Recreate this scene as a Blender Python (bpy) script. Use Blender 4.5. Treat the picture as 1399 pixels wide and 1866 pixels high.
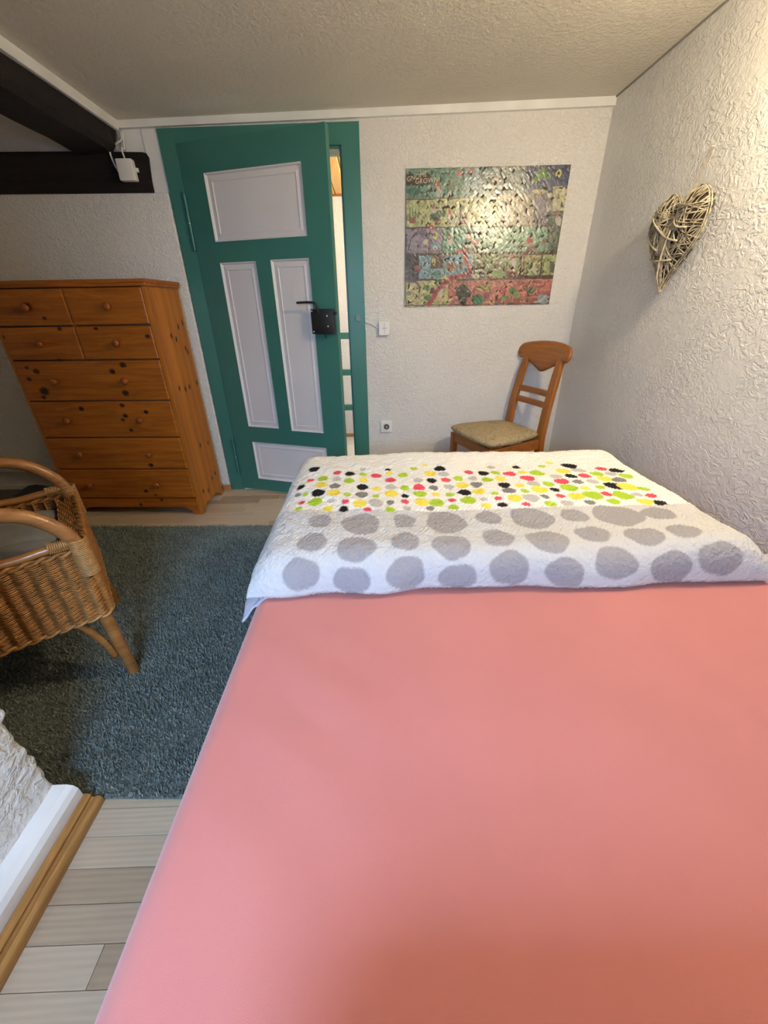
import bpy, bmesh, math, random
import numpy as np
from mathutils import Vector, Matrix
random.seed(7); rng = np.random.default_rng(7)
for o in list(bpy.data.objects): bpy.data.objects.remove(o)
S = bpy.context.scene
COL = S.collection

# ------------------------------------------------------------------ camera
CX, CY, IW = 699.5, 933.0, 1399.0
VD, VV = (680.0, 560.0), (720.0, 2300.0)          # vanishing points: depth, straight down
F = math.sqrt(-((VV[0]-CX)*(VD[0]-CX)+(VV[1]-CY)*(VD[1]-CY)))
_d = np.array([VD[0]-CX, VD[1]-CY, F]); _d /= np.linalg.norm(_d)
_v = np.array([VV[0]-CX, VV[1]-CY, F]); _v /= np.linalg.norm(_v)
_x = np.cross(_v, _d); _x = _x if _x[0] > 0 else -_x
R = np.stack([_x, _d, -_v])                        # world = R @ cam(x right, y down, z forward)
CAMP = np.array([0, 0, 1.21])
def ray(px, py): return R @ np.array([px-CX, py-CY, F])
def at(px, py, **k):
    (a, val), = k.items(); i = 'xyz'.index(a); r = ray(px, py)
    return CAMP + r*(val-CAMP[i])/r[i]
def atp(px, py, p0, n):                            # pixel -> point on a plane
    r = ray(px, py); p0 = np.array(p0); n = np.array(n)
    return CAMP + r*((p0-CAMP) @ n)/(r @ n)
def proj(P):
    c = (np.asarray(P)-CAMP) @ R
    return CX+F*c[..., 0]/c[..., 2], CY+F*c[..., 1]/c[..., 2]
cam = bpy.data.cameras.new('camera'); camo = bpy.data.objects.new('camera', cam); COL.objects.link(camo)
cam.sensor_fit = 'HORIZONTAL'; cam.sensor_width = 36; cam.lens = 36*F/IW; cam.clip_start = .005
m = Matrix(((R[0, 0], -R[0, 1], -R[0, 2]), (R[1, 0], -R[1, 1], -R[1, 2]), (R[2, 0], -R[2, 1], -R[2, 2])))
camo.matrix_world = Matrix.Translation(Vector(CAMP)) @ m.to_4x4()
S.camera = camo

# ------------------------------------------------------------------ light
S.view_settings.view_transform = 'Standard'; S.view_settings.look = 'None'
S.view_settings.gamma = 1; S.view_settings.use_curve_mapping = False
S.view_settings.exposure = -.18
w = bpy.data.worlds.new('sky'); S.world = w; w.use_nodes = True
w.node_tree.nodes['Background'].inputs[0].default_value = (.55, .72, 1, 1)
w.node_tree.nodes['Background'].inputs[1].default_value = 1.0
def area(name, loc, rot, sx, sy, e, c):
    l = bpy.data.lights.new(name, 'AREA'); l.shape = 'RECTANGLE'; l.size = sx; l.size_y = sy; l.energy = e; l.color = c
    o = bpy.data.objects.new(name, l); COL.objects.link(o); o.location = loc; o.rotation_euler = rot; return o
WX0, WX1, WZ0, WZ1, WY = -.84, .06, 1.06, 1.64, -.78      # the window behind the camera
area('window_daylight', ((WX0+WX1)/2, WY-.50, 1.86), (math.radians(60), 0, 0), 1.4, 1.0, 280, (.42, .64, 1.0))
LAMP = (1.08, 1.08, 1.91); LAMP_E = 300.0; LAMP_C = (1.0, .82, .55)
HALL_E = 42

# ------------------------------------------------------------------ helpers
def L(c):                                          # sRGB 0-255 -> linear
    return tuple(((v/255)/12.92 if v/255 <= .04045 else ((v/255+.055)/1.055)**2.4) for v in c)
def mesh_obj(name, verts, faces, mat, parent=None, smooth=False, kind=None):
    me = bpy.data.meshes.new(name); me.from_pydata([tuple(v) for v in verts], [], faces); me.update()
    return link(name, me, mat, parent, smooth, kind)
def link(name, me, mat, parent=None, smooth=False, kind=None):
    o = bpy.data.objects.new(name, me); COL.objects.link(o)
    if mat is not None and not me.materials: me.materials.append(mat)
    if smooth: me.shade_smooth()
    if parent is not None: o.parent = parent
    if kind: o['kind'] = kind
    return o
def tag(o, label, cat, group=None):
    o['label'] = label; o['category'] = cat
    if group: o['group'] = group
    return o
def thing(name, loc=(0, 0, 0), rz=0, label=None, cat=None, group=None, kind=None):
    o = bpy.data.objects.new(name, None); COL.objects.link(o); o.location = loc; o.rotation_euler = (0, 0, rz); o.empty_display_size = .1
    if label: tag(o, label, cat, group)
    if kind: o['kind'] = kind
    return o
class MB:                                          # collects shapes of ONE object
    def __init__(s): s.b = bmesh.new()
    def box(s, x0, x1, y0, y1, z0, z1, bev=0, seg=2, M=None):
        g = bmesh.ops.create_cube(s.b, size=1)['verts']
        bmesh.ops.scale(s.b, vec=(x1-x0, y1-y0, z1-z0), verts=g)
        bmesh.ops.translate(s.b, vec=((x0+x1)/2, (y0+y1)/2, (z0+z1)/2), verts=g)
        if bev:
            es = list({e for v in g for e in v.link_edges})
            r = bmesh.ops.bevel(s.b, geom=es, offset=bev, segments=seg, affect='EDGES', profile=.5)
            g = list({v for f in r['faces'] for v in f.verts} | {v for v in g if v.is_valid})
        if M is not None: bmesh.ops.transform(s.b, matrix=M, verts=[v for v in g if v.is_valid])
        return s
    def tube(s, pts, rad, n=8, caps=True, closed=False):
        P = [Vector(p) for p in pts]; k = len(P); rr = rad if hasattr(rad, '__len__') else [rad]*k
        rings = []; nrm = None
        for i, p in enumerate(P):
            a = P[(i-1) % k] if (i or closed) else P[i]; c = P[(i+1) % k] if (i < k-1 or closed) else P[i]
            t = (c-a).normalized()
            if nrm is None:
                nrm = t.cross(Vector((0, 0, 1)));
                if nrm.length < 1e-3: nrm = t.cross(Vector((1, 0, 0)))
            nrm = (nrm-t*nrm.dot(t)).normalized(); bi = t.cross(nrm)
            rings.append([s.b.verts.new(p+(nrm*math.cos(2*math.pi*j/n)+bi*math.sin(2*math.pi*j/n))*rr[i]) for j in range(n)])
        for i in range(k if closed else k-1):
            A, B = rings[i], rings[(i+1) % k]
            for j in range(n): s.b.faces.new((A[j], A[(j+1) % n], B[(j+1) % n], B[j]))
        if caps and not closed: s.b.faces.new(rings[0][::-1]); s.b.faces.new(rings[-1])
        return s
    def lathe(s, prof, n=16, M=None):
        rings = []; new = []
        for r, z in prof:
            ring = [s.b.verts.new((r*math.cos(2*math.pi*j/n), r*math.sin(2*math.pi*j/n), z)) for j in range(n)]; rings.append(ring); new += ring
        for A, B in zip(rings, rings[1:]):
            for j in range(n): s.b.faces.new((A[j], A[(j+1) % n], B[(j+1) % n], B[j]))
        s.b.faces.new(rings[0][::-1]); s.b.faces.new(rings[-1])
        if M is not None: bmesh.ops.transform(s.b, matrix=M, verts=new)
        return s
    def prism(s, poly, y0, y1, M=None):            # polygon in x,z extruded along y
        A = [s.b.verts.new((x, y0, z)) for x, z in poly]; B = [s.b.verts.new((x, y1, z)) for x, z in poly]; n = len(poly)
        s.b.faces.new(A); s.b.faces.new(B[::-1])
        for i in range(n): s.b.faces.new((A[i], B[i], B[(i+1) % n], A[(i+1) % n]))
        if M is not None: bmesh.ops.transform(s.b, matrix=M, verts=A+B)
        return s
    def build(s, name, mat, parent=None, smooth=False, kind=None):
        bmesh.ops.recalc_face_normals(s.b, faces=s.b.faces)
        me = bpy.data.meshes.new(name); s.b.to_mesh(me); s.b.free()
        o = link(name, me, mat, parent, False, kind)
        if smooth: me.shade_smooth(); 
        if smooth == 'angle': me.set_sharp_from_angle(angle=math.radians(40))
        return o
def spline(pts, n=8):                              # Catmull-Rom
    P = [np.array(p, float) for p in pts]; P = [2*P[0]-P[1]]+P+[2*P[-1]-P[-2]]; out = []
    for i in range(1, len(P)-2):
        for k in range(n):
            t = k/n; a, b, c, d = P[i-1:i+3]
            out.append(.5*((2*b)+(-a+c)*t+(2*a-5*b+4*c-d)*t*t+(-a+3*b-3*c+d)*t**3))
    out.append(P[-2]); return out
def noise2(x, y, sc, seed=0):                      # smooth value noise on numpy arrays
    r = np.random.default_rng(seed); T = r.random((64, 64))*2-1
    X = x*sc; Y = y*sc; i = np.floor(X).astype(int); j = np.floor(Y).astype(int); u = X-i; v = Y-j
    u = u*u*(3-2*u); v = v*v*(3-2*v); g = lambda a, b: T[a % 64, b % 64]
    return (g(i, j)*(1-u)+g(i+1, j)*u)*(1-v)+(g(i, j+1)*(1-u)+g(i+1, j+1)*u)*v

# ------------------------------------------------------------------ materials
class NT:
    def __init__(s, name):
        s.m = bpy.data.materials.new(name); s.m.use_nodes = True; s.t = s.m.node_tree; s.p = s.t.nodes['Principled BSDF']
        s.co = s.n('ShaderNodeTexCoord').outputs['Object']
    def n(s, typ, **k):
        x = s.t.nodes.new(typ)
        for a, v in k.items(): setattr(x, a, v)
        return x
    def l(s, a, b): s.t.links.new(a, b)
    def map(s, sc=(1, 1, 1), rot=(0, 0, 0), src=None):
        x = s.n('ShaderNodeMapping'); x.inputs['Scale'].default_value = sc; x.inputs['Rotation'].default_value = rot; s.l(src or s.co, x.inputs['Vector']); return x.outputs[0]
    def noise(s, vec, scale, detail=3, rough=.5, dist=0):
        x = s.n('ShaderNodeTexNoise'); s.l(vec, x.inputs['Vector'])
        x.inputs['Scale'].default_value = scale; x.inputs['Detail'].default_value = detail; x.inputs['Roughness'].default_value = rough; x.inputs['Distortion'].default_value = dist
        return x.outputs['Fac']
    def ramp(s, fac, stops):
        x = s.n('ShaderNodeValToRGB'); s.l(fac, x.inputs[0]); e = x.color_ramp.elements
        while len(e) < len(stops): e.new(.5)
        for el, (p, c) in zip(e, stops): el.position = p; el.color = (*c, 1) if len(c) == 3 else c
        return x.outputs[0]
    def math(s, op, a, b=None, clamp=False):
        x = s.n('ShaderNodeMath', operation=op, use_clamp=clamp)
        for i, v in enumerate((a, b)):
            if v is None: continue
            if isinstance(v, (int, float)): x.inputs[i].default_value = v
            else: s.l(v, x.inputs[i])
        return x.outputs[0]
    def mix(s, fac, a, b, mode='MIX'):
        x = s.n('ShaderNodeMix', data_type='RGBA', blend_type=mode)
        for sock, v in ((x.inputs['Factor'], fac), (x.inputs['A'], a), (x.inputs['B'], b)):
            if isinstance(v, (int, float)): sock.default_value = v
            elif isinstance(v, tuple): sock.default_value = (*v, 1) if len(v) == 3 else v
            else: s.l(v, sock)
        return x.outputs['Result']
    def bump(s, h, dist, strength=1):
        x = s.n('ShaderNodeBump'); x.inputs['Distance'].default_value = dist; x.inputs['Strength'].default_value = strength; s.l(h, x.inputs['Height']); s.l(x.outputs[0], s.p.inputs['Normal'])
    def col(s, c):
        if isinstance(c, tuple): s.p.inputs['Base Color'].default_value = (*c, 1)
        else: s.l(c, s.p.inputs['Base Color'])
    def rough(s, r, spec=.5): s.p.inputs['Roughness'].default_value = r; s.p.inputs['Specular IOR Level'].default_value = spec; return s
def paint(name, c, rough=.45, var=.08, scale=6, bump=.0006, bscale=120, spec=.5):
    t = NT(name); n = t.noise(t.co, scale, 3)
    t.col(t.ramp(n, [(.3, tuple(v*(1-var) for v in c)), (.7, tuple(min(1, v*(1+var)) for v in c))]))
    t.bump(t.noise(t.co, bscale, 2), bump); t.rough(rough, spec); return t.m
def plaster(name, c, depth, sc=22, rough=.7, spec=.3, dist=1.2, patchy=False):
    t = NT(name)
    a = t.noise(t.map((1, 1, 1.3)), sc, 3, .55, dist); r = t.ramp(a, [(.42, (0, 0, 0)), (.60, (1, 1, 1))])
    b = t.noise(t.co, sc*4.5, 2); h = t.math('ADD', t.math('MULTIPLY', r, .75), t.math('MULTIPLY', b, .35))
    if patchy: h = t.math('MULTIPLY', h, t.ramp(t.noise(t.co, 5, 3), [(.35, (.25, .25, .25)), (.65, (1, 1, 1))]))
    big = t.noise(t.co, 2.2, 3)
    t.col(t.ramp(big, [(.35, tuple(v*.95 for v in c)), (.65, c)])); t.bump(h, depth); t.rough(rough, spec); return t.m
M_WALL = plaster('white_textured_plaster', (.80, .78, .74), .0034, 42)
M_WALLR = plaster('white_trowelled_plaster', (.80, .79, .76), .0032, 30, .40, .5, 1.4, True)
M_CEIL = plaster('matt_ceiling_paint', (.74, .70, .61), .0014, 60, .85, .2, .3)
M_WHITE = paint('white_gloss_paint', (.80, .80, .78), .4)
M_TEAL = paint('teal_gloss_paint', L((56, 115, 106)), .36, .05, 4)
M_PANEL = paint('white_door_panel_paint', (.72, .70, .70), .45, .03, 3)
M_BLACK = paint('black_iron', (.012, .012, .013), .45)
M_STEEL = paint('steel_screw', (.55, .55, .53), .35)
M_PLASTIC = paint('white_plastic', (.82, .81, .77), .4, .02)
M_HOLE = paint('dark_hole_shade', (.10, .10, .09), .6)  # dark colour standing for shade in the socket cup and drawer gaps
def wood(name, c_lo, c_hi, axis='x', grain=14, rough=.42, knots=None, stripes=0, bump=.0006):
    t = NT(name); st = {'x': (1, 14, 14), 'y': (14, 1, 14), 'z': (14, 14, 1)}[axis]
    n = t.noise(t.map(st), grain*.18, 4, .6, 1.0); n2 = t.noise(t.map(tuple(v*5 for v in st)), grain*.3, 2)
    f = t.math('ADD', t.math('MULTIPLY', n, .8), t.math('MULTIPLY', n2, .2))
    c = t.ramp(f, [(.3, c_lo), (.7, c_hi)])
    if stripes:
        b = t.noise(t.map({'x': (0, 0, stripes), 'z': (0, stripes, 0), 'y': (stripes, 0, 0)}[axis]), 1, 0); c = t.mix(.5, c, t.ramp(b, [(.35, tuple(v*.75 for v in c_lo)), (.65, c_hi)]))
    if knots:
        d = None
        for (kx, ky, kz, rx, ry, rz) in knots:
            v = t.n('ShaderNodeVectorMath', operation='SUBTRACT'); t.l(t.co, v.inputs[0]); v.inputs[1].default_value = (kx, ky, kz)
            v2 = t.n('ShaderNodeVectorMath', operation='MULTIPLY'); t.l(v.outputs[0], v2.inputs[0]); v2.inputs[1].default_value = (1/rx, 1/ry, 1/rz)
            ln = t.n('ShaderNodeVectorMath', operation='LENGTH'); t.l(v2.outputs[0], ln.inputs[0])
            d = ln.outputs['Value'] if d is None else t.math('MINIMUM', d, ln.outputs['Value'])
        d = t.math('ADD', d, t.math('MULTIPLY', t.math('SUBTRACT', t.noise(t.co, 60, 2), .5), .6))
        c = t.mix(t.ramp(d, [(.55, (1, 1, 1)), (1.0, (0, 0, 0))]), c, (.035, .010, .003))
        c = t.mix(t.math('MULTIPLY', t.ramp(d, [(1.0, (1, 1, 1)), (2.2, (0, 0, 0))]), .0), c, c_lo)
    t.col(c); t.bump(n2, bump); t.rough(rough); return t.m

# ================================================================== THE ROOM
W, XR, XL, FY = 2.76, 1.274, -2.95, WY
SX, SY = -.89, .62                                 # end of the short wall beside the camera
def ceil_z(x): return 2.116+.0304*x
OX0, OX1, OZ = -1.005, -.150, 1.975                # doorway
# laminate floor: base slab and the staves that show
def stave_mat(name, tone):
    t = NT(name); oi = t.n('ShaderNodeObjectInfo').outputs['Random']
    wv = t.n('ShaderNodeTexWave', wave_type='RINGS', rings_direction='SPHERICAL'); mp = t.map((1.6, 16, 1)); t.l(mp, wv.inputs['Vector'])
    wv.inputs['Scale'].default_value = 1.6; wv.inputs['Distortion'].default_value = 3; wv.inputs['Detail'].default_value = 2; wv.inputs['Detail Scale'].default_value = .8
    n = t.noise(t.map((3, 60, 1)), 2, 3); f = t.math('ADD', t.math('MULTIPLY', wv.outputs['Fac'], .25), t.math('MULTIPLY', n, .75))
    g = t.ramp(f, [(.25, tuple(v*.82 for v in tone)), (.75, tone)])
    k = t.ramp(oi, [(0, (.70, .64, .58)), (.35, (.95, .93, .9)), (1, (1.05, 1.05, 1.05))])
    t.col(t.mix(1.0, g, k, 'MULTIPLY')); t.rough(.38, .4); return t.m
M_STAVE = stave_mat('beech_laminate', (.64, .51, .36))
floor = MB().box(XL-.1, XR+.1, FY-.1, W+.12, -.06, -.004).build('floor', M_STAVE); floor['kind'] = 'structure'
SW = .0655
def stave(x0, x1, y0, y1):
    MB().box(x0+.0006, x1-.0006, y0+.0005, y1-.0005, -.006, 0, .0006, 1).build('floor_stave', M_STAVE, floor)
for r in range(int((W-FY)/SW)+1):
    y0 = FY+r*SW; y1 = min(y0+SW, W)
    near = y1 < .70; far = y0 > 2.06
    if not (near or far) or y0 < -.25: continue
    x = (-.89 if near else XL)-random.random()*.4
    while x < (-.15 if near else XR):
        ln = random.uniform(.30, .62); a = max(x, SX if near else XL); b = min(x+ln, XR)
        if b-a > .02 and (a < -.28 or far): stave(a, b, y0, y1)
        x += ln
def struct(o): o['kind'] = 'structure'; return o
mb = MB().box(XL, OX0, W, W+.12, 0, 2.25).box(OX1, XR+.1, W, W+.12, 0, 2.25).box(OX0, OX1, W, W+.12, OZ, 2.25)
struct(mb.build('wall_back', M_WALL))
struct(MB().box(XR, XR+.1, FY-.1, W, 0, 2.25).build('wall_right', M_WALLR))
struct(MB().box(XL-.1, XL, SY, W, 0, 2.25).build('wall_far_left', M_WALL))
# lower part of the back wall left of the door stands proud, rounded at its end
struct(MB().box(XL, -1.108, 2.735, W+.01, 0, 1.782, .012, 3).build('wall_back_left', M_WALL, smooth='angle'))
# the short wall by the camera: a solid block with a wavy plastered corner
def block_wall():
    vs, fs = [], []; nz, ny = 260, 60; r = .014
    path = [(SX, FY+(SY-r-FY)*i/ny) for i in range(ny)]+[(SX-r+r*math.cos(a), SY-r+r*math.sin(a)) for a in np.linspace(0, math.pi/2, 6)]+[(SX-r-(SX-r-XL)*i/30, SY) for i in range(1, 31)]
    for k in range(nz+1):
        z = 2.2*k/nz
        for i, (x, y) in enumerate(path):
            a = float(noise2(np.array(z), np.array(y+x), 40, 3))*.004+float(noise2(np.array(z), np.array(y-x), 60, 4))*.003
            e = max(0, 1-abs(y-SY)/.10) if x > SX-.1 else 0
            vs.append((x+a*(.3+e), y+a*e, z))
    n = len(path)
    for k in range(nz):
        for i in range(n-1): fs.append((k*n+i, k*n+i+1, (k+1)*n+i+1, (k+1)*n+i))
    return mesh_obj('wall_left', vs, fs, plaster('rough_corner_plaster', (.82, .82, .80), .0042, 38, .5, .4, .7), None, True)
struct(block_wall())
# wall behind the camera with the window that lights the room
mb = MB().box(SX-.1, WX0, FY-.14, FY, 0, 2.25).box(WX1, XR, FY-.14, FY, 0, 2.25).box(WX0, WX1, FY-.14, FY, 0, WZ0).box(WX0, WX1, FY-.14, FY, WZ1, 2.25)
struct(mb.build('wall_front', M_WALL))
win = thing('window_1', ((WX0+WX1)/2, FY-.06, WZ0), kind='structure'); hw, hh = (WX1-WX0)/2, WZ1-WZ0
for a in ((-hw, -hw+.05, 0, hh), (hw-.05, hw, 0, hh), (-hw+.05, hw-.05, 0, .05), (-hw+.05, hw-.05, hh-.05, hh)):
    MB().box(a[0], a[1], -.03, .03, a[2], a[3], .004).build('window_frame', M_WHITE, win)
MB().box(-hw-.03, hw+.03, .03, .16, -.03, -.005, .004).build('window_sill', M_WHITE, win)
# ceiling: main slab, and the strip beyond the roof beam
XC = -1.30
vs = []
for y in (FY, W+.02):
    for x in (XC, XR+.02): vs += [(x, y, ceil_z(x)), (x, y, ceil_z(x)+.06)]
struct(mesh_obj('ceiling', vs, [(0, 2, 6, 4), (1, 5, 7, 3), (0, 4, 5, 1), (2, 3, 7, 6), (0, 1, 3, 2), (4, 6, 7, 5)], M_CEIL))
struct(MB().box(XL, XC, SY, W, 2.12, 2.18).build('ceiling_left', M_WALL))
# white boards under the ceiling
def sloped_board(name, x0, x1, t0, t1):
    v = []
    for y in (W-.022, W+.001):
        for x, t in ((x0, t0), (x1, t1)): v += [(x, y, ceil_z(x)-t), (x, y, ceil_z(x))]
    return struct(mesh_obj(name, v, [(0, 2, 3, 1), (4, 5, 7, 6), (0, 1, 5, 4), (2, 6, 7, 3), (0, 4, 6, 2), (1, 3, 7, 5)], M_WHITE))
sloped_board('trim_1', XC, XR, .030, .036)
struct(MB().box(XC-.012, XC+.012, SY, W-.022, 2.035, 2.078, .003).build('trim_2', M_WHITE))
struct(MB().box(-1.186, -1.10, W-.010, W+.004, 1.782, 2.046, .003).box(-1.29, -1.186, W-.004, W+.004, 1.95, 2.046).build('trim_3', M_WHITE))
# thin dark grey strip between ceiling and right wall
struct(MB().box(XR-.006, XR+.002, FY, W-.02, ceil_z(XR)-.006, ceil_z(XR)+.002).build('trim_4', paint('grey_joint_strip', (.30, .29, .26), .8)))
# skirting and oak strip along the short wall
sk = struct(MB().prism([(SX-.01, .018), (SX+.06, .018), (SX+.058, .060), (SX+.050, .074), (SX+.035, .080), (SX-.01, .080)], FY, SY-.002).build('baseboard_left', M_WHITE))
M_OAK = wood('oak_strip', L((150, 100, 45)), L((196, 146, 84)), 'y', 18, .4)
prof = [(SX, 0), (SX+.11, 0), (SX+.110, .010)]+[(SX+.098+.012*math.cos(a), .014+.012*math.sin(a)) for a in np.linspace(.2, 2.6, 6)]+[(SX+.080, .022)]+[(SX+.072+.012*math.cos(a), .026+.012*math.sin(a)) for a in np.linspace(.4, 3.0, 6)]+[(SX, .036)]
struct(MB().prism(prof, FY, SY-.004).build('trim_5', M_OAK, smooth='angle'))
M_PINEB = wood('pine_skirting', L((165, 115, 60)), L((190, 140, 85)), 'x')
struct(MB().box(-1.16, -1.10, 2.722, 2.735, 0, .045, .003).build('baseboard_back', M_PINEB))
struct(MB().box(-.05, XR, W-.014, W, 0, .05, .003).build('baseboard_back_right', M_PINEB))
# door casing
cs = thing('trim_6', ((OX0+OX1)/2, W, 0), kind='structure'); c0 = (OX0+OX1)/2
def lbox(name, x0, x1, y0, y1, z0, z1, mat, par, org, bev=.003):
    return MB().box(x0-org[0], x1-org[0], y0-org[1], y1-org[1], z0-org[2], z1-org[2], bev).build(name, mat, par)
og = (c0, W, 0)
CT = 2.045
MB().prism([(-1.102-c0, 0), (OX0-c0, 0), (OX0-c0, OZ), (-1.102-c0, CT)], -.018, .002).build('left_post', M_TEAL, cs)
MB().prism([(OX1-c0, 0), (-.053-c0, 0), (-.053-c0, CT+.022), (OX1-c0, OZ)], -.018, .002).build('right_post', M_TEAL, cs)
MB().prism([(OX0-c0, OZ), (OX1-c0, OZ), (-.053-c0, CT+.022), (-1.102-c0, CT)], -.018, .002).build('head', M_TEAL, cs)
lbox('jamb', OX0-.001, OX0+.012, W, W+.13, 0, OZ, M_TEAL, cs, og)
lbox('jamb', OX1-.012, OX1+.001, W, W+.13, 0, OZ, M_TEAL, cs, og)
lbox('jamb', OX0+.012, OX1-.012, W, W+.13, OZ-.012, OZ+.001, M_TEAL, cs, og)
lbox('threshold', OX0, OX1, W-.015, W+.12, 0, .010, M_WHITE, cs, og)
k = at(652, 579, y=W-.018)
MB().box(k[0]-c0-.014, k[0]-c0+.016, -.024, -.018, k[2]-.020, k[2]+.018, .002).box(k[0]-c0-.014, k[0]-c0-.008, -.036, -.022, k[2]-.014, k[2]+.014, .002).build('keeper', paint('brushed_keeper', L((105, 130, 122)), .4), cs)

# ------------------------------------------------------------------ hall behind the door
HY = 4.06
struct(MB().box(-1.8, 1.2, W+.12, HY+.1, -.06, 0).build('hall_floor', stave_mat('pale_hall_floor', (.72, .68, .60))))
struct(MB().box(-1.8, 1.2, HY, HY+.08, 0, 2.3).build('wall_hall', M_WALL))
struct(MB().box(-1.88, -1.8, W+.12, HY, 0, 2.3).box(1.2, 1.28, W+.12, HY, 0, 2.3).build('wall_hall_sides', M_WALL))
hc = struct(MB().box(-1.8, 1.2, W+.12, HY, 2.046, 2.08).build('hall_ceiling', M_PINEB))
M_PINEC = wood('pine_ceiling_board', L((196, 140, 60)), L((226, 176, 92)), 'y', 16)
x = -.75; i = 0
while x < .45:
    o = MB().box(x+.002, x+.088, W+.12, HY, 2.032, 2.047, .005, 1).build('ceiling_board', M_PINEC, hc); x += .092
z = at(612, 356, y=HY)[2]
struct(MB().box(-1.8, 1.2, HY-.02, HY, z-.008, 2.04, .004).build('trim_7', wood('brown_ceiling_edge', L((140, 80, 30)), L((160, 96, 40)), 'x')))
struct(MB().box(-1.8, 1.2, HY-.014, HY, 0, .035, .003).build('baseboard_hall', M_PINEB))
bal = thing('stair_railing', (-.25, 3.72, 0), label='teal wooden stair railing in the hallway behind the door', cat='railing')
for py in (612, 679, 743):
    z = at(633, py, y=3.70)[2]
    MB().box(-.85, .85, -.02, .02, z-.026, z+.026, .006).build('rail', M_TEAL, bal)
for x in (-.87, .87): MB().box(x-.035, x+.035, -.035, .035, 0, 1.10, .006).build('post', M_TEAL, bal)
hl = thing('hall_ceiling_light', (.15, 3.35, 2.032), label='small round ceiling light in the hallway behind the door', cat='lamp')
MB().lathe([(.05, 0), (.05, -.012), (.03, -.02)], 16).build('base', M_PLASTIC, hl)
def emis(name, c, e):
    t = NT(name); t.col((.8, .8, .8)); t.p.inputs['Emission Color'].default_value = (*c, 1); t.p.inputs['Emission Strength'].default_value = e; return t.m
MB().lathe([(.03, -.018), (.055, -.035), (.065, -.06), (.055, -.09), (.02, -.105)], 16).build('globe', emis('lit_hall_glass', (1, .78, .45), HALL_E*4.5), hl, True)
area('hall_daylight', (.9, 3.45, 1.2), (0, math.radians(90), 0), 1.2, .9, 27, (.72, .83, 1.0))

# ------------------------------------------------------------------ roof beams
def beam_mat():
    t = NT('black_stained_timber'); n = t.noise(t.map((2, 30, 30)), 2, 4, .65, .6); s_ = t.noise(t.co, 9, 2)
    t.col(t.ramp(n, [(.3, (.004, .003, .003)), (.75, (.016, .009, .007))])); t.bump(t.math('ADD', n, t.math('MULTIPLY', s_, .5)), .006); t.rough(.65, .35); return t.m
M_BEAM = beam_mat()
sec = [(-1.306, 2.040), (-1.312, 1.965), (-1.335, 1.940), (-1.520, 1.938), (-1.535, 1.955), (-1.535, 2.118), (-1.306, 2.118)]
vs, fs = [], []; ys = np.linspace(SY, W-.024, 26); n = len(sec)
for iy, y in enumerate(ys):
    for j, (x, z) in enumerate(sec):
        k = .004*float(noise2(np.array(y), np.array(j*.3), 6, 9)); cap = .012 if iy == len(ys)-1 and j in (1, 2) else 0
        vs.append((x+k-cap, y, min(z+k*.8+cap, 2.118) if z < 2.03 else z))
for i in range(len(ys)-1):
    for j in range(n): fs.append((i*n+j, i*n+(j+1) % n, (i+1)*n+(j+1) % n, (i+1)*n+j))
fs += [tuple(range(n))[::-1], tuple((len(ys)-1)*n+j for j in range(n))]
tag(mesh_obj('roof_beam', vs, fs, M_BEAM), 'black timber roof beam running along the ceiling edge to the back wall', 'beam')
b = MB().prism([(XL, 1.783), (-1.190, 1.783), (-1.172, 1.93), (-1.182, 1.948), (-1.20, 1.952), (-1.5, 1.957), (XL, 1.960)], 2.742, W+.001).build('wall_beam', M_BEAM)
tag(b, 'black horizontal timber beam in the wall above the pine chest', 'beam')
# junction box with its two cables
p = at(234, 312, y=2.735)
jb = thing('junction_box', (p[0], 2.742, p[2]), label='white plastic junction box screwed to the black wall beam', cat='junction box')
MB().box(-.042, .042, -.040, 0, -.046, .046, .006, 3).build('lid', M_PLASTIC, jb, 'angle')
MB().box(.040, .056, -.016, -.004, -.006, .012, .002).build('mounting_tab', M_PLASTIC, jb)
MB().box(-.056, -.040, -.016, -.004, -.002, .016, .002).build('mounting_tab', M_PLASTIC, jb)
t0 = at(221, 240, y=2.735); dx = t0[0]-p[0]; dz = t0[2]-p[2]
MB().tube(spline([(.002, -.018, .044), (-.004, -.014, .09), (dx*.5, -.006, dz*.6), (dx+.006, -.006, dz)]), .0045, 6).build('cable', M_PLASTIC, jb, True)
MB().tube(spline([(-.045, -.018, .0), (-.062, -.014, .03), (-.066, -.010, .09), (dx-.010, -.008, dz*.8), (dx-.004, -.008, dz)]), .0045, 6).build('cable', M_PLASTIC, jb, True)

# ------------------------------------------------------------------ the door
hx, hy = -1.014, 2.738; ex, ey = -.208, 2.478
DW = math.hypot(ex-hx, ey-hy); ang = math.atan2(ey-hy, ex-hx); DZ0, DZ1, TH = .016, 1.984, .040
dn = np.array([math.sin(ang), -math.cos(ang), 0])          # towards the room
def dl(px, py):
    q = atp(px, py, (hx, hy, 0), dn); return ((q-np.array([hx, hy, 0])) @ np.array([math.cos(ang), math.sin(ang), 0]), q[2])
door = thing('door_1', (hx, hy, 0), ang, kind='structure')
def rect(*pp):                                             # TL TR BL BR -> u0 u1 z0 z1
    q = [dl(*a) for a in pp]; return ((q[0][0]+q[2][0])/2, (q[1][0]+q[3][0])/2, (q[2][1]+q[3][1])/2, (q[0][1]+q[1][1])/2)
panels = [rect((371, 317), (549, 292), (393, 442), (558, 429)), rect((400, 480), (466, 475), (453.6, 776), (508, 782)),
          rect((492, 473.5), (562, 470), (532, 784.6), (590, 790)), rect((459, 803.5), (593.6, 817.7), (472, 874), (601, 884))]
us = sorted({0, DW, *[v for q in panels for v in q[:2]]}); zs = sorted({DZ0, DZ1, *[v for q in panels for v in q[2:]]})
mb = MB()
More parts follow.
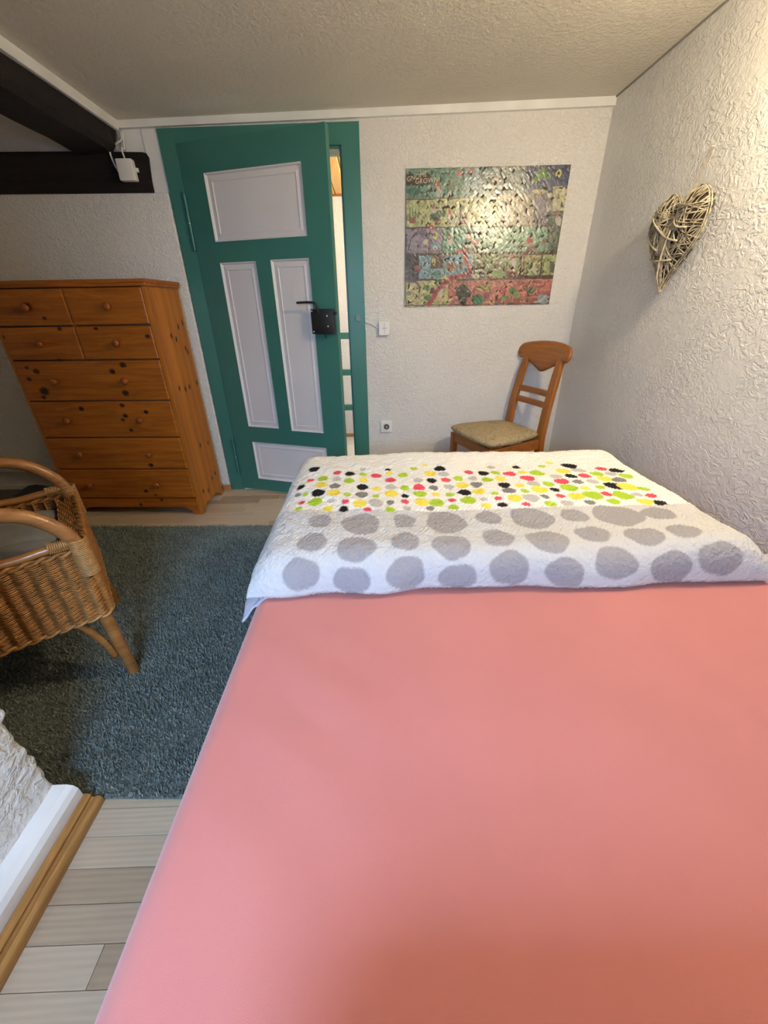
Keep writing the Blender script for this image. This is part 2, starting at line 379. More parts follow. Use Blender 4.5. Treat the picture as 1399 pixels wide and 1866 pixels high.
for i in range(len(us)-1):
    for j in range(len(zs)-1):
        um, zm = (us[i]+us[i+1])/2, (zs[j]+zs[j+1])/2
        if any(q[0] < um < q[1] and q[2] < zm < q[3] for q in panels): continue
        mb.box(us[i], us[i+1], 0, TH, zs[j], zs[j+1])
bmesh.ops.remove_doubles(mb.b, verts=mb.b.verts, dist=1e-5)
fc = {}
for f in list(mb.b.faces): fc.setdefault(frozenset(f.verts), []).append(f)
bmesh.ops.delete(mb.b, geom=[f for l_ in fc.values() if len(l_) > 1 for f in l_], context='FACES')
mb.build('leaf', M_TEAL, door)
for (u0, u1, z0, z1) in panels:                            # sunk raised-and-fielded panels
    def ring(d, y): return [(u0+d, y, z0+d), (u1-d, y, z0+d), (u1-d, y, z1-d), (u0+d, y, z1-d)]
    v = ring(0, -.0015)+ring(.006, .002)+ring(.010, .012)+ring(.036, .006)+ring(.040, .010)+ring(0, TH-.006)
    f = [(a*4+k, a*4+(k+1) % 4, (a+1)*4+(k+1) % 4, (a+1)*4+k) for a in range(4) for k in range(4)]+[(16, 17, 18, 19), (23, 22, 21, 20)]+[(k, 20+k, 20+(k+1) % 4, (k+1) % 4) for k in range(4)]
    mesh_obj('panel', v, f, M_PANEL, door)
for a, b_ in (((337, 355), (357, 458)), ((425, 800), (438, 862))):
    z1, z0 = dl(*a)[1], dl(*b_)[1]; mid = (z0+z1)/2
    h = MB().tube([(-.004, -.010, z0), (-.004, -.010, mid-.002)], .0075, 10).tube([(-.004, -.010, mid+.002), (-.004, -.010, z1)], .0075, 10).build('hinge', M_TEAL, door, 'angle')
    MB().lathe([(.003, z1), (.009, z1+.003), (.007, z1+.012), (.002, z1+.016)], 10, Matrix.Translation((-.004, -.010, 0))).build('hinge_finial', M_TEAL, h)
    MB().tube([(-.004, -.010, mid-.003), (-.004, -.010, mid+.003)], .006, 10).build('hinge_washer', paint('worn_brass', L((200, 190, 150)), .3), h)
# black rim lock with lever
a0, a1 = dl(570, 562), dl(613, 610); lx0, lx1, lz0, lz1 = a0[0], a1[0], (dl(574, 608)[1]), (dl(590, 563)[1])
lk = MB().box(lx0, lx1, -.036, -.0005, lz0, lz1, .003).build('rim_lock', M_BLACK, door, 'angle')
for u, z in ((lx0+.008, lz1-.010), (lx0+.010, lz0+.012), (lx1-.035, lz1-.035), (lx1-.033, lz0+.040)):
    MB().lathe([(.0045, 0), (.0045, .0015), (.002, .003)], 10, Matrix.Translation((u, -.036, z)) @ Matrix.Rotation(math.pi/2, 4, 'X')).build('screw', M_STEEL, lk, True)
MB().box(lx1-.001, lx1+.018, -.028, -.012, lz1-.030, lz1-.014, .002).build('latch_bolt', M_BLACK, lk)
lu, lz = dl(548, 552); lu2 = dl(580, 552)[0]
MB().tube(spline([(lu, -.050, lz), (lu+.03, -.050, lz+.001), (lu2-.02, -.050, lz+.001), (lu2+.004, -.049, lz-.006), (lu2+.010, -.046, lz-.026), (lu2+.012, -.038, lz1-.02)], 6), .0065, 10).build('lever_handle', M_BLACK, lk, 'angle')
MB().tube([((lx0+lx1)/2+.004, -.018, lz0+.002), ((lx0+lx1)/2+.004, -.018, lz0-.022)], .004, 8).build('release_pin', M_BLACK, lk)

# ------------------------------------------------------------------ switch and socket
p = at(700, 598, y=W-.004); sw = thing('light_switch', (p[0], W-.001, p[2]), label='square white switch box with a cross mark beside the teal door casing', cat='switch')
MB().box(-.034, .034, -.030, 0, -.040, .040, .003).build('plate', M_PLASTIC, sw)
for a in ((-.013, .013, -.001, .001), (-.001, .001, -.022, .022), (-.0125, -.0115, -.010, .010), (.0115, .0125, -.010, .010)):
    MB().box(a[0], a[1], -.0306, -.0295, a[2], a[3]).build('cross_mark', paint('grey_print', (.25, .25, .25), .6), sw)
for z in (-.028, .028): MB().lathe([(.002, 0), (.002, .001)], 8, Matrix.Translation((0, -.030, z)) @ Matrix.Rotation(math.pi/2, 4, 'X')).build('screw', M_HOLE, sw)
q = at(667, 587, y=W-.004)
MB().tube(spline([(q[0]-p[0], -.006, q[2]-p[2]), (q[0]-p[0]+.03, -.008, q[2]-p[2]-.008), (-.045, -.012, .006), (-.032, -.012, .006)]), .004, 6).build('cable', M_PLASTIC, sw, True)
p = at(704, 777, y=W-.004); so = thing('wall_socket', (p[0], W-.001, p[2]), label='square white wall socket low on the white wall below the switch', cat='socket')
MB().box(-.041, .041, -.014, 0, -.041, .041, .004, 3).build('frame', M_PLASTIC, so, 'angle')
RX = Matrix.Rotation(math.pi/2, 4, 'X')
MB().lathe([(.026, 0), (.026, .003), (.021, .003), (.0205, .0005)], 24, Matrix.Translation((0, -.0135, 0)) @ RX).build('cup_rim', M_PLASTIC, so)
MB().lathe([(.0195, 0), (.0195, .0012)], 24, Matrix.Translation((0, -.0138, 0)) @ RX).build('cup', M_HOLE, so)  # flat dark disc in place of the shaded cup recess
MB().box(-.004, .004, -.0175, -.014, -.006, .004).build('earth_clip', M_STEEL, so)

# ------------------------------------------------------------------ ceiling lamp near the right wall (out of view)
la = thing('ceiling_lamp', (LAMP[0], LAMP[1], ceil_z(LAMP[0])), label='small ceiling lamp with a glowing round glass shade near the right wall', cat='lamp')
dz = LAMP[2]-ceil_z(LAMP[0])
MB().lathe([(.05, .004), (.05, -.014), (.02, -.022)], 20).build('canopy', M_WHITE, la)
MB().lathe([(.008, -.02), (.008, dz+.06)], 10).build('stem', M_WHITE, la)
MB().lathe([(.018, dz+.066)]+[(.07*math.sin(a), dz+.07*math.cos(a)) for a in np.linspace(.35, math.pi-.1, 9)], 18).build('glass_shade', emis('lit_lamp_glass', LAMP_C, LAMP_E), la, True)

# ------------------------------------------------------------------ rug
rp = [at(165, 963, z=.012), at(505, 963, z=.012), at(190, 1452, z=.012)]
rang = -.035
rug = thing('rug', (-1.240, 1.40, 0), rang, label='blue grey shaggy rug on the laminate floor beside the bed', cat='rug')
RWX, RWY = 1.015, .765
rb = (.26, .295, .262)
M_RUG = paint('rug_backing', tuple(v*.6 for v in rb), .95, .2, 30, .003, 90, .1)
MB().box(-RWX, RWX, -RWY, RWY, .0005, .010, .003).build('backing', M_RUG, rug)
def pile():
    N = 120000
    x = rng.uniform(-RWX, RWX, N); y = rng.uniform(-RWY-.002, RWY+.002, N)
    keep = x < 2; x = x[keep]; y = y[keep]; N = len(x)
    a = rng.uniform(0, 6.283, N); h = rng.uniform(.010, .017, N)*(1+.25*noise2(x+9, y+9, 9, 5)); ln = rng.uniform(.0, .010, N); la_ = rng.uniform(0, 6.283, N)+noise2(x+5, y+5, 5, 8)*2; wd = .0021
    base = np.stack([x, y, np.full(N, .006)], 1); d = np.stack([np.cos(a), np.sin(a), np.zeros(N)], 1)*wd
    top = base+np.stack([ln*np.cos(la_), ln*np.sin(la_), h], 1)
    V = np.stack([base-d, base+d, top+d*.55, top-d*.55], 1).reshape(-1, 3)
    me = bpy.data.meshes.new('pile'); me.vertices.add(len(V)); me.vertices.foreach_set('co', V.ravel())
    me.loops.add(4*N); me.loops.foreach_set('vertex_index', np.arange(4*N)); me.polygons.add(N); me.polygons.foreach_set('loop_start', np.arange(N)*4); me.update(calc_edges=True)
    t = NT('blue_grey_pile'); n = t.noise(t.co, 130, 2); n2 = t.noise(t.co, 7, 3)
    c = t.ramp(n, [(.3, tuple(v*.55 for v in rb)), (.7, tuple(v*1.5 for v in rb))]); t.col(t.mix(.35, c, t.ramp(n2, [(.35, tuple(v*.75 for v in rb)), (.65, tuple(v*1.25 for v in rb))]))); t.rough(.95, .05)
    return link('pile', me, t.m, rug, False, 'stuff')
pile()

# ------------------------------------------------------------------ bed
BX0, BX1, BY0, BY1, BZ = -.325, 1.10, -.26, 1.76, .55
bed = thing('bed', ((BX0+BX1)/2, (BY0+BY1)/2, 0), label='wide bed with a smooth coral pink fitted sheet along the right wall', cat='bed')
bx, by = (BX1-BX0)/2, (BY1-BY0)/2
M_BEDW = wood('pale_bed_wood', L((170, 125, 75)), L((200, 160, 110)), 'y')
MB().box(-bx+.02, bx-.01, -by+.01, by-.01, .16, .32, .008).build('bed_base', M_BEDW, bed)
for sx in (-1, 1):
    for sy in (-1, 1): MB().box(sx*(bx-.22)-.03, sx*(bx-.22)+.03, sy*(by-.1)-.03, sy*(by-.1)+.03, .0, .17, .004).build('leg', M_BEDW, bed)
def sheet_mat():
    t = NT('coral_jersey_sheet'); n = t.noise(t.co, 900, 2); n2 = t.noise(t.map((1, 1, 1)), 3, 3)
    t.col(t.ramp(n2, [(.3, (.46, .165, .145)), (.7, (.51, .186, .165))])); t.bump(n, .0005, .6); t.rough(.9, .15)
    t.p.inputs['Sheen Weight'].default_value = .25; t.p.inputs['Sheen Roughness'].default_value = .5; return t.m
def mattress():
    nx, ny = 120, 150; r = .045; vs, fs = [], []
    def prof(n, h): 
        arc = [(-h+r-r*math.cos(a), -r+r*math.sin(a)) for a in np.linspace(0, math.pi/2, 8)]
        flat = [(v, 0) for v in np.linspace(-h+r, h-r, n)[1:-1]]
        return [(-h, -.22)]+arc+flat+[(-p_[0], p_[1]) for p_ in arc[::-1]]+[(h, -.22)]
    A, B = prof(nx, bx), prof(ny, by)
    for (y, zy) in B:
        for (x, zx) in A:
            u, v = x, y; e = 1 if (zx == 0 and zy == 0) else 0
            d = 0
            if e:
                d = .004*float(noise2(np.array(u+3), np.array(v+3), 2.2, 21))
                t_ = (u-.16)*.93-(v+.80)*-.38                # soft crease running across the sheet
                d += -.006*math.exp(-((u-(.36-.28*(v+.62)))/.035)**2)*max(0, 1-abs(v+.45)/.40)
                d += .0022*math.sin((u*.8+v)*38)*math.exp(-((u+.52)/.16)**2-((v+.25)/.25)**2)
            vs.append((x, y, BZ+max(zx+zy, -.22)+d))
    n = len(A)
    for j in range(len(B)-1):
        for i in range(n-1): fs.append((j*n+i, j*n+i+1, (j+1)*n+i+1, (j+1)*n+i))
    return mesh_obj('mattress_with_sheet', vs, fs, sheet_mat(), bed, True)
mattress()

# ------------------------------------------------------------------ folded duvet with its printed dots
GX0, GX1, GY0, GY1, GH = -.335, 1.020, .800, 1.640, .105
SMALL_L = """375,146,25,10,K 487,162,20,9,R 547,169,25,12,K 609,146,17,6,L 611,169,19,9,G 674,176,26,13,R 731,147,15,5,K 737,163,18,9,Y 801,173,25,11,G 855,142,17,7,G 905,125,15,5,Y 933,166,28,13,Y 980,143,29,11,K 998,168,28,11,L
358,198,17,12,R 418,190,25,11,G 484,192,22,12,L 545,200,25,13,G 613,197,21,12,Y 743,198,27,14,R 745,231,27,12,L 875,198,23,11,L 940,200,24,12,K 1008,197,24,10,R 1069,190,22,12,G
313,234,16,17,K 411,221,28,15,Y 475,226,26,14,D 607,231,27,14,K 676,239,22,11,Y 812,235,22,13,G 879,232,28,15,R 950,235,22,12,D 1023,231,25,12,L 1088,222,30,15,Y
297,270,14,14,D 333,267,14,12,G 395,259,32,17,K 469,258,32,16,Y 534,267,19,10,G 604,267,31,17,D 674,274,19,8,G 746,262,32,17,Y 812,274,19,9,K 885,264,34,13,G 960,266,18,10,Y 1028,268,19,9,G 1098,257,33,14,K
316,306,15,12,R 382,302,34,19,G 456,297,18,9,L 525,300,19,11,R 596,310,34,18,Y 673,308,35,20,L 741,305,19,11,D 813,301,20,10,R 893,303,35,18,Y 965,306,36,17,G 1040,295,19,8,R 1117,294,36,18,G
265,348,20,16,G 300,338,17,12,G 442,334,26,13,Y 517,337,24,14,K 632,338,21,10,R 742,338,25,13,G 822,334,22,11,L 933,334,20,11,D 1047,328,26,13,G
1119,160,20,9,R 1189,166,26,11,K 1226,136,18,7,L 1247,162,20,8,G 1316,167,27,13,R 1347,136,18,7,K 1375,160,20,9,Y 1138,189,22,10,L 1208,195,27,13,G 1272,191,24,12,Y 1156,220,28,14,D 1168,252,32,16,Y 1289,222,28,13,K 1313,248,33,12,D 1364,223,22,9,Y 1243,261,18,8,G 1261,285,20,9,R 1340,284,34,18,Y 1191,290,20,8,L 1203,321,25,12,Y 1281,317,25,11,K"""
SMALL_R = """218,192,30,14,R 246,218,30,12,L 263,167,30,13,G 321,221,26,11,G 276,247,37,17,Y 204,254,20,9,G 236,290,37,18,L 213,320,22,10,R 288,134,17,6,G 326,118,18,6,Y 357,184,28,9,L 394,157,32,11,Y 423,132,34,11,K 468,154,30,10,L 430,182,26,9,K 498,180,27,11,R 387,208,34,14,R 467,210,27,10,D 353,249,22,9,K 423,239,38,17,G 304,283,20,10,D 379,280,21,10,R 331,318,29,13,G 412,315,27,13,L 459,281,38,17,Y 502,241,22,9,Y 525,311,24,11,D 539,209,27,10,L 558,171,31,10,G 579,146,23,8,R 600,195,34,12,Y 629,171,28,8,L 652,155,31,9,K 700,182,24,12,G 668,200,33,12,D 576,237,23,9,G 607,270,22,11,R 540,276,41,19,G 640,230,37,17,K 709,235,38,18,Y 640,307,30,13,G 685,277,40,20,G 757,272,23,9,L 786,245,23,10,G 825,278,22,11,R 795,307,30,15,Y 868,314,28,13,K"""
BIG_L = "403,394,58,32 602,410,97,52 809,394,57,33 1010,402,100,53 1213,379,62,32 367,498,76,45 577,530,102,60 815,494,75,43 1037,520,100,58 1259,478,78,43 312,655,97,83 557,700,98,86 817,652,97,86 1068,700,98,98 1315,626,102,87"
BIG_R = "240,390,105,54 448,376,66,32 662,377,118,52 860,366,73,32 320,505,108,53 540,470,87,40 796,480,122,45 985,455,92,35 402,670,100,88 650,612,110,86 926,640,105,87 1165,590,122,87 670,745,60,18"
DC = dict(K=(.012, .010, .012), R=(.66, .075, .115), G=(.36, .52, .035), Y=(.80, .66, .09), L=(.47, .46, .45), D=(.20, .19, .19))
def duvet_cloth(x0, x1, y0, y1, zb, H, step=.0036, seed=0, RE=.085):
    def prof(a, b_, rx):
        arc = [(rx-rx*math.cos(t)**.9, math.sin(t)**.8) for t in np.linspace(0, math.pi/2, 34)]
        n = int((b_-a-2*rx)/step)
        P = [(a+p_[0], p_[1]) for p_ in arc]+[(v, 1) for v in np.linspace(a+rx, b_-rx, n)[1:-1]]+[(b_-p_[0], p_[1]) for p_ in arc[::-1]]
        return np.array(P)
    A, B = prof(x0, x1, RE), prof(y0, y1, RE)
    X, Y = np.meshgrid(A[:, 0], B[:, 0]); HX, HY_ = np.meshgrid(A[:, 1], B[:, 1]); hh_ = HX*HY_
    arc = lambda P: np.concatenate([[0], np.cumsum(np.hypot(np.diff(P[:, 0]), np.diff(P[:, 1]*H)))])
    SA, SB = np.meshgrid(arc(A), arc(B))
    lump = 1+.10*noise2(X+4, Y+4, 3.1, 31+seed)+.06*noise2(X+4, Y+4, 7, 32+seed)
    Z = zb+H*hh_*lump
    Z += .0022*noise2(SA, SB*1.0, 46, 33)*hh_**.3+.0021*np.sin(SB*2*math.pi/.0170+1.2*noise2(SA, SB, 22, 35))*np.sin(SA*2*math.pi/.0135+2.2*noise2(SA, SB, 26, 36))
    Z += .004*hh_*np.sin((X*.7+Y)*26+3*noise2(X, Y, 4, 37))*np.clip(noise2(X+2, Y+2, 2.6, 38), 0, 1)
    wob = (1-hh_)*.014
    X = X+wob*noise2(X+7, Y*1.6+7, 5, 39)
    Y = Y+wob*noise2(X*1.6+3, Y+3, 5, 40)
    return X, Y, Z, SA, SB
def cloth_mesh(name, X, Y, Z, colr, mat, parent):
    ny, nx = X.shape; V = np.stack([X, Y, Z], -1).reshape(-1, 3)
    i = np.arange(ny*nx).reshape(ny, nx); q = np.stack([i[:-1, :-1], i[:-1, 1:], i[1:, 1:], i[1:, :-1]], -1).reshape(-1, 4)
    bd = list(i[0, :])+list(i[1:, -1])+list(i[-1, -2::-1])+list(i[-2:0:-1, 0])
    me = bpy.data.meshes.new(name); me.from_pydata(V.tolist(), [], q.tolist()+[tuple(int(k) for k in bd[::-1])]); me.update()
    ca = me.color_attributes.new('print', 'FLOAT_COLOR', 'POINT'); C4 = np.ones((len(V), 4), np.float32); C4[:, :3] = colr.reshape(-1, 3); ca.data.foreach_set('color', C4.ravel())
    return link(name, me, mat, parent, True)
def print_mat(name, rough, spec, bump=None):
    t = NT(name); a = t.n('ShaderNodeAttribute', attribute_name='print'); t.col(a.outputs['Color']); t.rough(rough, spec)
    if bump: t.bump(t.noise(t.map(bump[0]), bump[1], 3), bump[2])
    return t.m
M_SEER = print_mat('printed_seersucker', .85, .2, ((1, 1.0, 1), 75, .007))
dv = thing('folded_duvet', ((GX0+GX1)/2, (GY0+GY1)/2, BZ), label='folded duvet in a white seersucker cover with coloured dots and large grey dots', cat='duvet')
X, Y, Z, SA, SB = duvet_cloth(GX0, GX1, GY0, GY1, BZ+.009, GH)
edge = np.clip((BX0+.03-X)/.06, 0, 1); Z -= .004*edge*(Z < BZ+.05)       # droops over the bed edge
PX, PY = proj(np.stack([X, Y, Z], -1))
_P = np.stack([X, Y, Z], -1); _N = np.cross(np.gradient(_P, axis=1), np.gradient(_P, axis=0)); _f = (_N*(CAMP-_P)).sum(-1)/np.linalg.norm(_N, axis=-1)
_f = (_f+np.roll(_f, 2, 0)+np.roll(_f, -2, 0)+np.roll(_f, 2, 1)+np.roll(_f, -2, 1)); hid = (_f < .05) & ((X > GX1-.12) | (Y > GY1-.12)); PX = np.where(hid, 1e6, PX)
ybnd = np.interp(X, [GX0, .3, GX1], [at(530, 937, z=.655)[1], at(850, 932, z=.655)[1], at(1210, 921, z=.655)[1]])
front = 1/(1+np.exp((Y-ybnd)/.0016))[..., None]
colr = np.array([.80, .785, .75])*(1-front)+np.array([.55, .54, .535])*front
def dot(px, py, rx, ry, c, soft=.0022):
    global colr
    d2 = (PX-px)**2+(PY-py)**2; k = np.argmin(d2); a, b_ = SA.flat[k], SB.flat[k]
    near = (PX-px)**2/(rx*rx)+(PY-py)**2/(ry*ry) < 1
    near &= PX < 1e5
    if soft < .002: near &= Y > ybnd-.03
    if near.sum() < 6: return
    ra = 2*SA[near].std(); rb_ = 2*SB[near].std()
    a, b_ = SA[near].mean(), SB[near].mean(); r_ = max(min(ra, rb_*1.25), .006)
    
    
    if soft > .002: ra *= .94; rb_ *= .97
    if soft < .002 and max(ra, rb_) > .04: return
    ra, rb_ = max(ra, .004), max(rb_, .004); ra, rb_ = min(ra, 1.3*rb_), min(rb_, 1.3*ra)
    th = np.arctan2(SB-b_, SA-a); wob = 1+.05*np.sin(3*th+px)+.03*np.sin(5*th+py)
    d = (np.hypot((SA-a)/ra, (SB-b_)/rb_)/wob-1)*min(ra, rb_)
    f = np.clip(.5-d/(2*soft), 0, 1)[..., None]; colr = colr*(1-f)+np.array(c)*f
for txt, ox, sc in ((BIG_L, 430, 530/1399), (BIG_R, 880, 519/1399)):
    for e in txt.split():
        v = [float(q) for q in e.split(',')]; dot(ox+v[0]*sc, 800+v[1]*sc, v[2]*sc, v[3]*sc, (.315, .30, .31))
for txt, ox, sc in ((SMALL_L, 430, 530/1399), (SMALL_R, 880, 519/1399)):
    for e in txt.split():
        v = e.split(','); n_ = [float(q) for q in v[:4]]; dot(ox+n_[0]*sc, 800+n_[1]*sc, n_[2]*sc, n_[3]*sc, DC[v[4]], .0016)
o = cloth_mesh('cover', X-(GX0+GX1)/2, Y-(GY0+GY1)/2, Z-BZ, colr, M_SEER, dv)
M_LILAC = paint('lilac_grey_hem', (.42, .40, .46), .85, .1, 30, .002, 90, .2)
def flap(pts, name):                                       # small hanging corner of the cover, with thickness
    vs, fs = [], []; n = 10
    for j in range(n+1):
        for i in range(n+1):
            u, v = i/n, j/n; a, b_, c, d = [np.array(p_) for p_ in pts]
            p_ = a*(1-u)*(1-v)+b_*u*(1-v)+d*(1-u)*v+c*u*v; p_ = p_+np.array([0, 0, .006*math.sin(u*9+v*4)])
            vs.append(tuple(p_-np.array([(GX0+GX1)/2, (GY0+GY1)/2, BZ])))
    for j in range(n):
        for i in range(n): fs.append((j*(n+1)+i, j*(n+1)+i+1, (j+1)*(n+1)+i+1, (j+1)*(n+1)+i))
    o = mesh_obj(name, vs, fs, M_LILAC, dv, True); s_ = o.modifiers.new('thick', 'SOLIDIFY'); s_.thickness = .006; return o
flap([(GX0-.020, .845, .515), (GX0+.10, .820, .565), (GX0+.045, .800, .553), (GX0-.018, .770, .500)], 'corner_flap')
flap([(GX1-.06, .86, .572), (GX1+.09, .90, .575), (GX1+.10, .84, .556), (GX1-.03, .815, .556)], 'corner_flap')
# unseen second duvet, added behind the camera to cast shade on the near sheet
d2 = thing('folded_duvet', (.52, -.15, BZ), label='added unseen folded duvet at the foot of the bed, there to shade the sheet', cat='duvet')
X2, Y2, Z2, A2, B2 = duvet_cloth(-.15, 1.08, -.25, -.02, BZ+.012, .195, .012, 50, .03)
cloth_mesh('cover', X2-.52, Y2+.15, Z2-BZ, np.broadcast_to(np.array([.72, .71, .70]), X2.shape+(3,)), M_SEER, d2)

# ------------------------------------------------------------------ pine chest of drawers
crz = math.radians(-3.0); CWD, CDP, CHT = .875, .340, 1.355
FRx, FRy = -1.165, 2.338                                   # front right foot
ca_, sa_ = math.cos(crz), math.sin(crz)
corg = np.array([FRx-CWD*ca_, FRy-CWD*sa_, 0])             # local origin: front left corner, x right, y back
chest = thing('chest_of_drawers', tuple(corg), crz, label='tall knotty pine chest of drawers with round wooden knobs', cat='chest of drawers')
cn = np.array([sa_, -ca_, 0]); cxv = np.array([ca_, sa_, 0])
def cl(px, py, side=False):
    p0 = corg if not side else corg+cxv*CWD
    q = atp(px, py, p0, cn if not side else cxv)-corg
    return (q @ cxv, q @ -cn, q[2])
fk = [(715, 588, 16), (655, 625, 14), (215, 625, 15), (175, 670, 12), (262, 740, 22), (258, 775, 12), (730, 750, 17), (475, 840, 13), (712, 822, 12), (730, 882, 13), (715, 905, 10), (848, 860, 12), (348, 560, 10), (560, 378, 9), (858, 422, 11), (350, 380, 10), (262, 318, 10), (878, 1168, 14), (848, 1318, 11), (905, 1340, 7), (935, 1372, 9), (815, 1398, 10), (160, 603, 10), (160, 250, 20), (765, 965, 10), (22, 425, 10)]
sk_ = [(1033, 367), (1057, 345), (993, 420), (1022, 440), (1105, 398), (1088, 515), (1075, 490), (1040, 725), (1075, 728), (1098, 715), (1140, 690), (1160, 695), (1178, 675), (1160, 1052), (1205, 1040), (1230, 1245), (1178, 1320), (1207, 1315), (1245, 1215)]
kf = []
for x, y, r in fk:
    q = cl(x/3.18, 480+y/3.18); kf.append((q[0], 0, q[2], r*.0015, .5, r*.0012))
ks = []
for x, y in sk_:
    q = cl(x/3.18, 480+y/3.18, True); ks.append((CWD, q[1], q[2], .05, .012, .020))
P_LO, P_HI = L((132, 68, 12)), L((190, 112, 34))
M_PF = wood('knotty_pine_front', P_LO, P_HI, 'x', 14, .38, kf)
M_PS = wood('knotty_pine_side', L((150, 84, 18)), L((206, 130, 46)), 'z', 14, .38, ks, 14)
M_PK = wood('turned_pine', L((130, 62, 18)), L((170, 92, 34)), 'z', 14, .35)
TK = .020
zt = 1.322
rows = [zt, 1.143, .971, .748, .530, .325, .122]
# sides with cut-out feet
for x0 in (0, CWD-TK):
    poly = [(0, 0), (.035, 0), (.05, .028), (.085, .050), (CDP-.085, .050), (CDP-.05, .028), (CDP-.035, 0), (CDP, 0), (CDP, zt), (0, zt)]
    mb = MB().prism(poly, 0, TK, Matrix.Translation((x0, 0, 0)) @ Matrix(((0, 1, 0, 0), (1, 0, 0, 0), (0, 0, 1, 0), (0, 0, 0, 1))))
    mb.build('side_panel', M_PS, chest)
MB().box(TK, CWD-TK, CDP-.012, CDP-.004, .06, zt).build('back_panel', M_PF, chest)
MB().box(TK, CWD-TK, .024, CDP-.014, .10, .118).build('bottom_panel', M_PF, chest)
MB().box(-.012, CWD+.014, -.016, CDP+.002, zt, CHT-.006, .006, 3).box(-.016, CWD+.018, -.020, CDP+.003, CHT-.018, CHT, .004, 2).build('top', M_PF, chest, 'angle')
pl = [(TK, .0), (TK+.035, .0), (TK+.05, .028), (TK+.085, .050), (TK+.13, .056)]
pl = pl+[(CWD-x_, z_) for x_, z_ in pl[::-1]]+[(CWD-TK, .118), (TK, .118)]
MB().prism(pl, .002, .020).build('plinth', M_PF, chest)
def drawer(x0, x1, z0, z1, knobs):
    d = MB().box(x0+.002, x1-.002, -.006, .020, z0+.003, z1-.003, .0055, 2).build('drawer', M_PF, chest)
    for kx, kz in knobs:
        MB().lathe([(.010, 0), (.009, .008), (.012, .012), (.0185, .018), (.0195, .025), (.015, .031), (.006, .034)], 18, Matrix.Translation((kx, -.006, kz)) @ Matrix.Rotation(math.pi/2, 4, 'X')).build('knob', M_PK, d, True)
kp = [((52, 557), (200, 556)), ((78, 626), (217, 626)), ((105, 695), (232, 694)), ((127, 764), (258, 763)), ((151, 829), (276, 829)), ((170, 888), (291, 887))]
for r in range(6):
    ql, qr = cl(*kp[r][0]), cl(*kp[r][1]); zc = (rows[r]+rows[r+1])/2
    if r < 2:
        MB().box(CWD/2-.006, CWD/2+.006, .0, .02, rows[r+1], rows[r]).build('divider', M_PF, chest)
        drawer(TK, CWD/2-.002, rows[r+1], rows[r], [(ql[0], zc)]); drawer(CWD/2+.002, CWD-TK, rows[r+1], rows[r], [(qr[0], zc)])
    else: drawer(TK, CWD-TK, rows[r+1], rows[r], [(ql[0], zc), (qr[0], zc)])
MB().box(TK, CWD-TK, .021, .024, .12, zt).build('drawer_gap_shade', M_HOLE, chest)  # dark sheet behind the drawers, colours the gaps as if in shade

# ------------------------------------------------------------------ odds and ends on the floor left of the chest
p0 = at(30, 872, y=2.60)
bx_ = thing('storage_box', (-2.50, 2.60, 0), 0, label='low olive grey storage box against the wall beside the pine chest', cat='box')
M_OLIVE = paint('olive_grey_card', (.085, .080, .062), .8)
MB().box(-.36, .36, -.12, .12, 0, .165, .006).build('body', M_OLIVE, bx_)
MB().box(-.365, .365, -.125, .125, .150, .185, .006).build('lid', paint('pale_box_lid', (.35, .33, .29), .7), bx_)
bag = MB()
def bagm():
    vs, fs = [], []; n, k = 14, 12
    for j in range(k+1):
        t = j/k; s_ = (1-.45*t)*(1-max(0, t-.85)/.15*.7)
        for i in range(n):
            a = 2*math.pi*i/n; r = 1+.08*math.sin(3*a+j)
            vs.append((.15*s_*r*math.copysign(abs(math.cos(a))**.7, math.cos(a))+.05*t, .09*s_*r*math.copysign(abs(math.sin(a))**.7, math.sin(a)), .22*t))
    for j in range(k):
        for i in range(n): fs.append((j*n+i, j*n+(i+1) % n, (j+1)*n+(i+1) % n, (j+1)*n+i))
    fs += [tuple(range(n))[::-1], tuple(k*n+i for i in range(n))]; return vs, fs
v, f = bagm()
bg = thing('black_bag', (-2.27, 2.36, 0), .3, label='soft black bag slumped on the floor beside the pine chest', cat='bag')
mesh_obj('body', v, f, paint('black_nylon', (.008, .008, .009), .6, .2, 20, .004, 60), bg, True)
MB().tube(spline([(-.06, -.06, .17), (-.05, -.085, .13), (.04, -.08, .12), (.09, -.05, .17)]), .008, 8).build('handle', M_BLACK, bg, True)
pp = thing('paper_sheet', (-2.05, 2.20, .02), .5, label='small folded white paper leaning on the black bag', cat='paper')
MB().box(-.05, .05, -.001, .001, 0, .15, .0, M=Matrix.Rotation(-.35, 4, 'X')).box(-.05, .05, -.001, .001, 0, .13, M=Matrix.Rotation(.18, 4, 'X')).build('sheet', paint('white_paper', (.75, .73, .66), .8), pp)

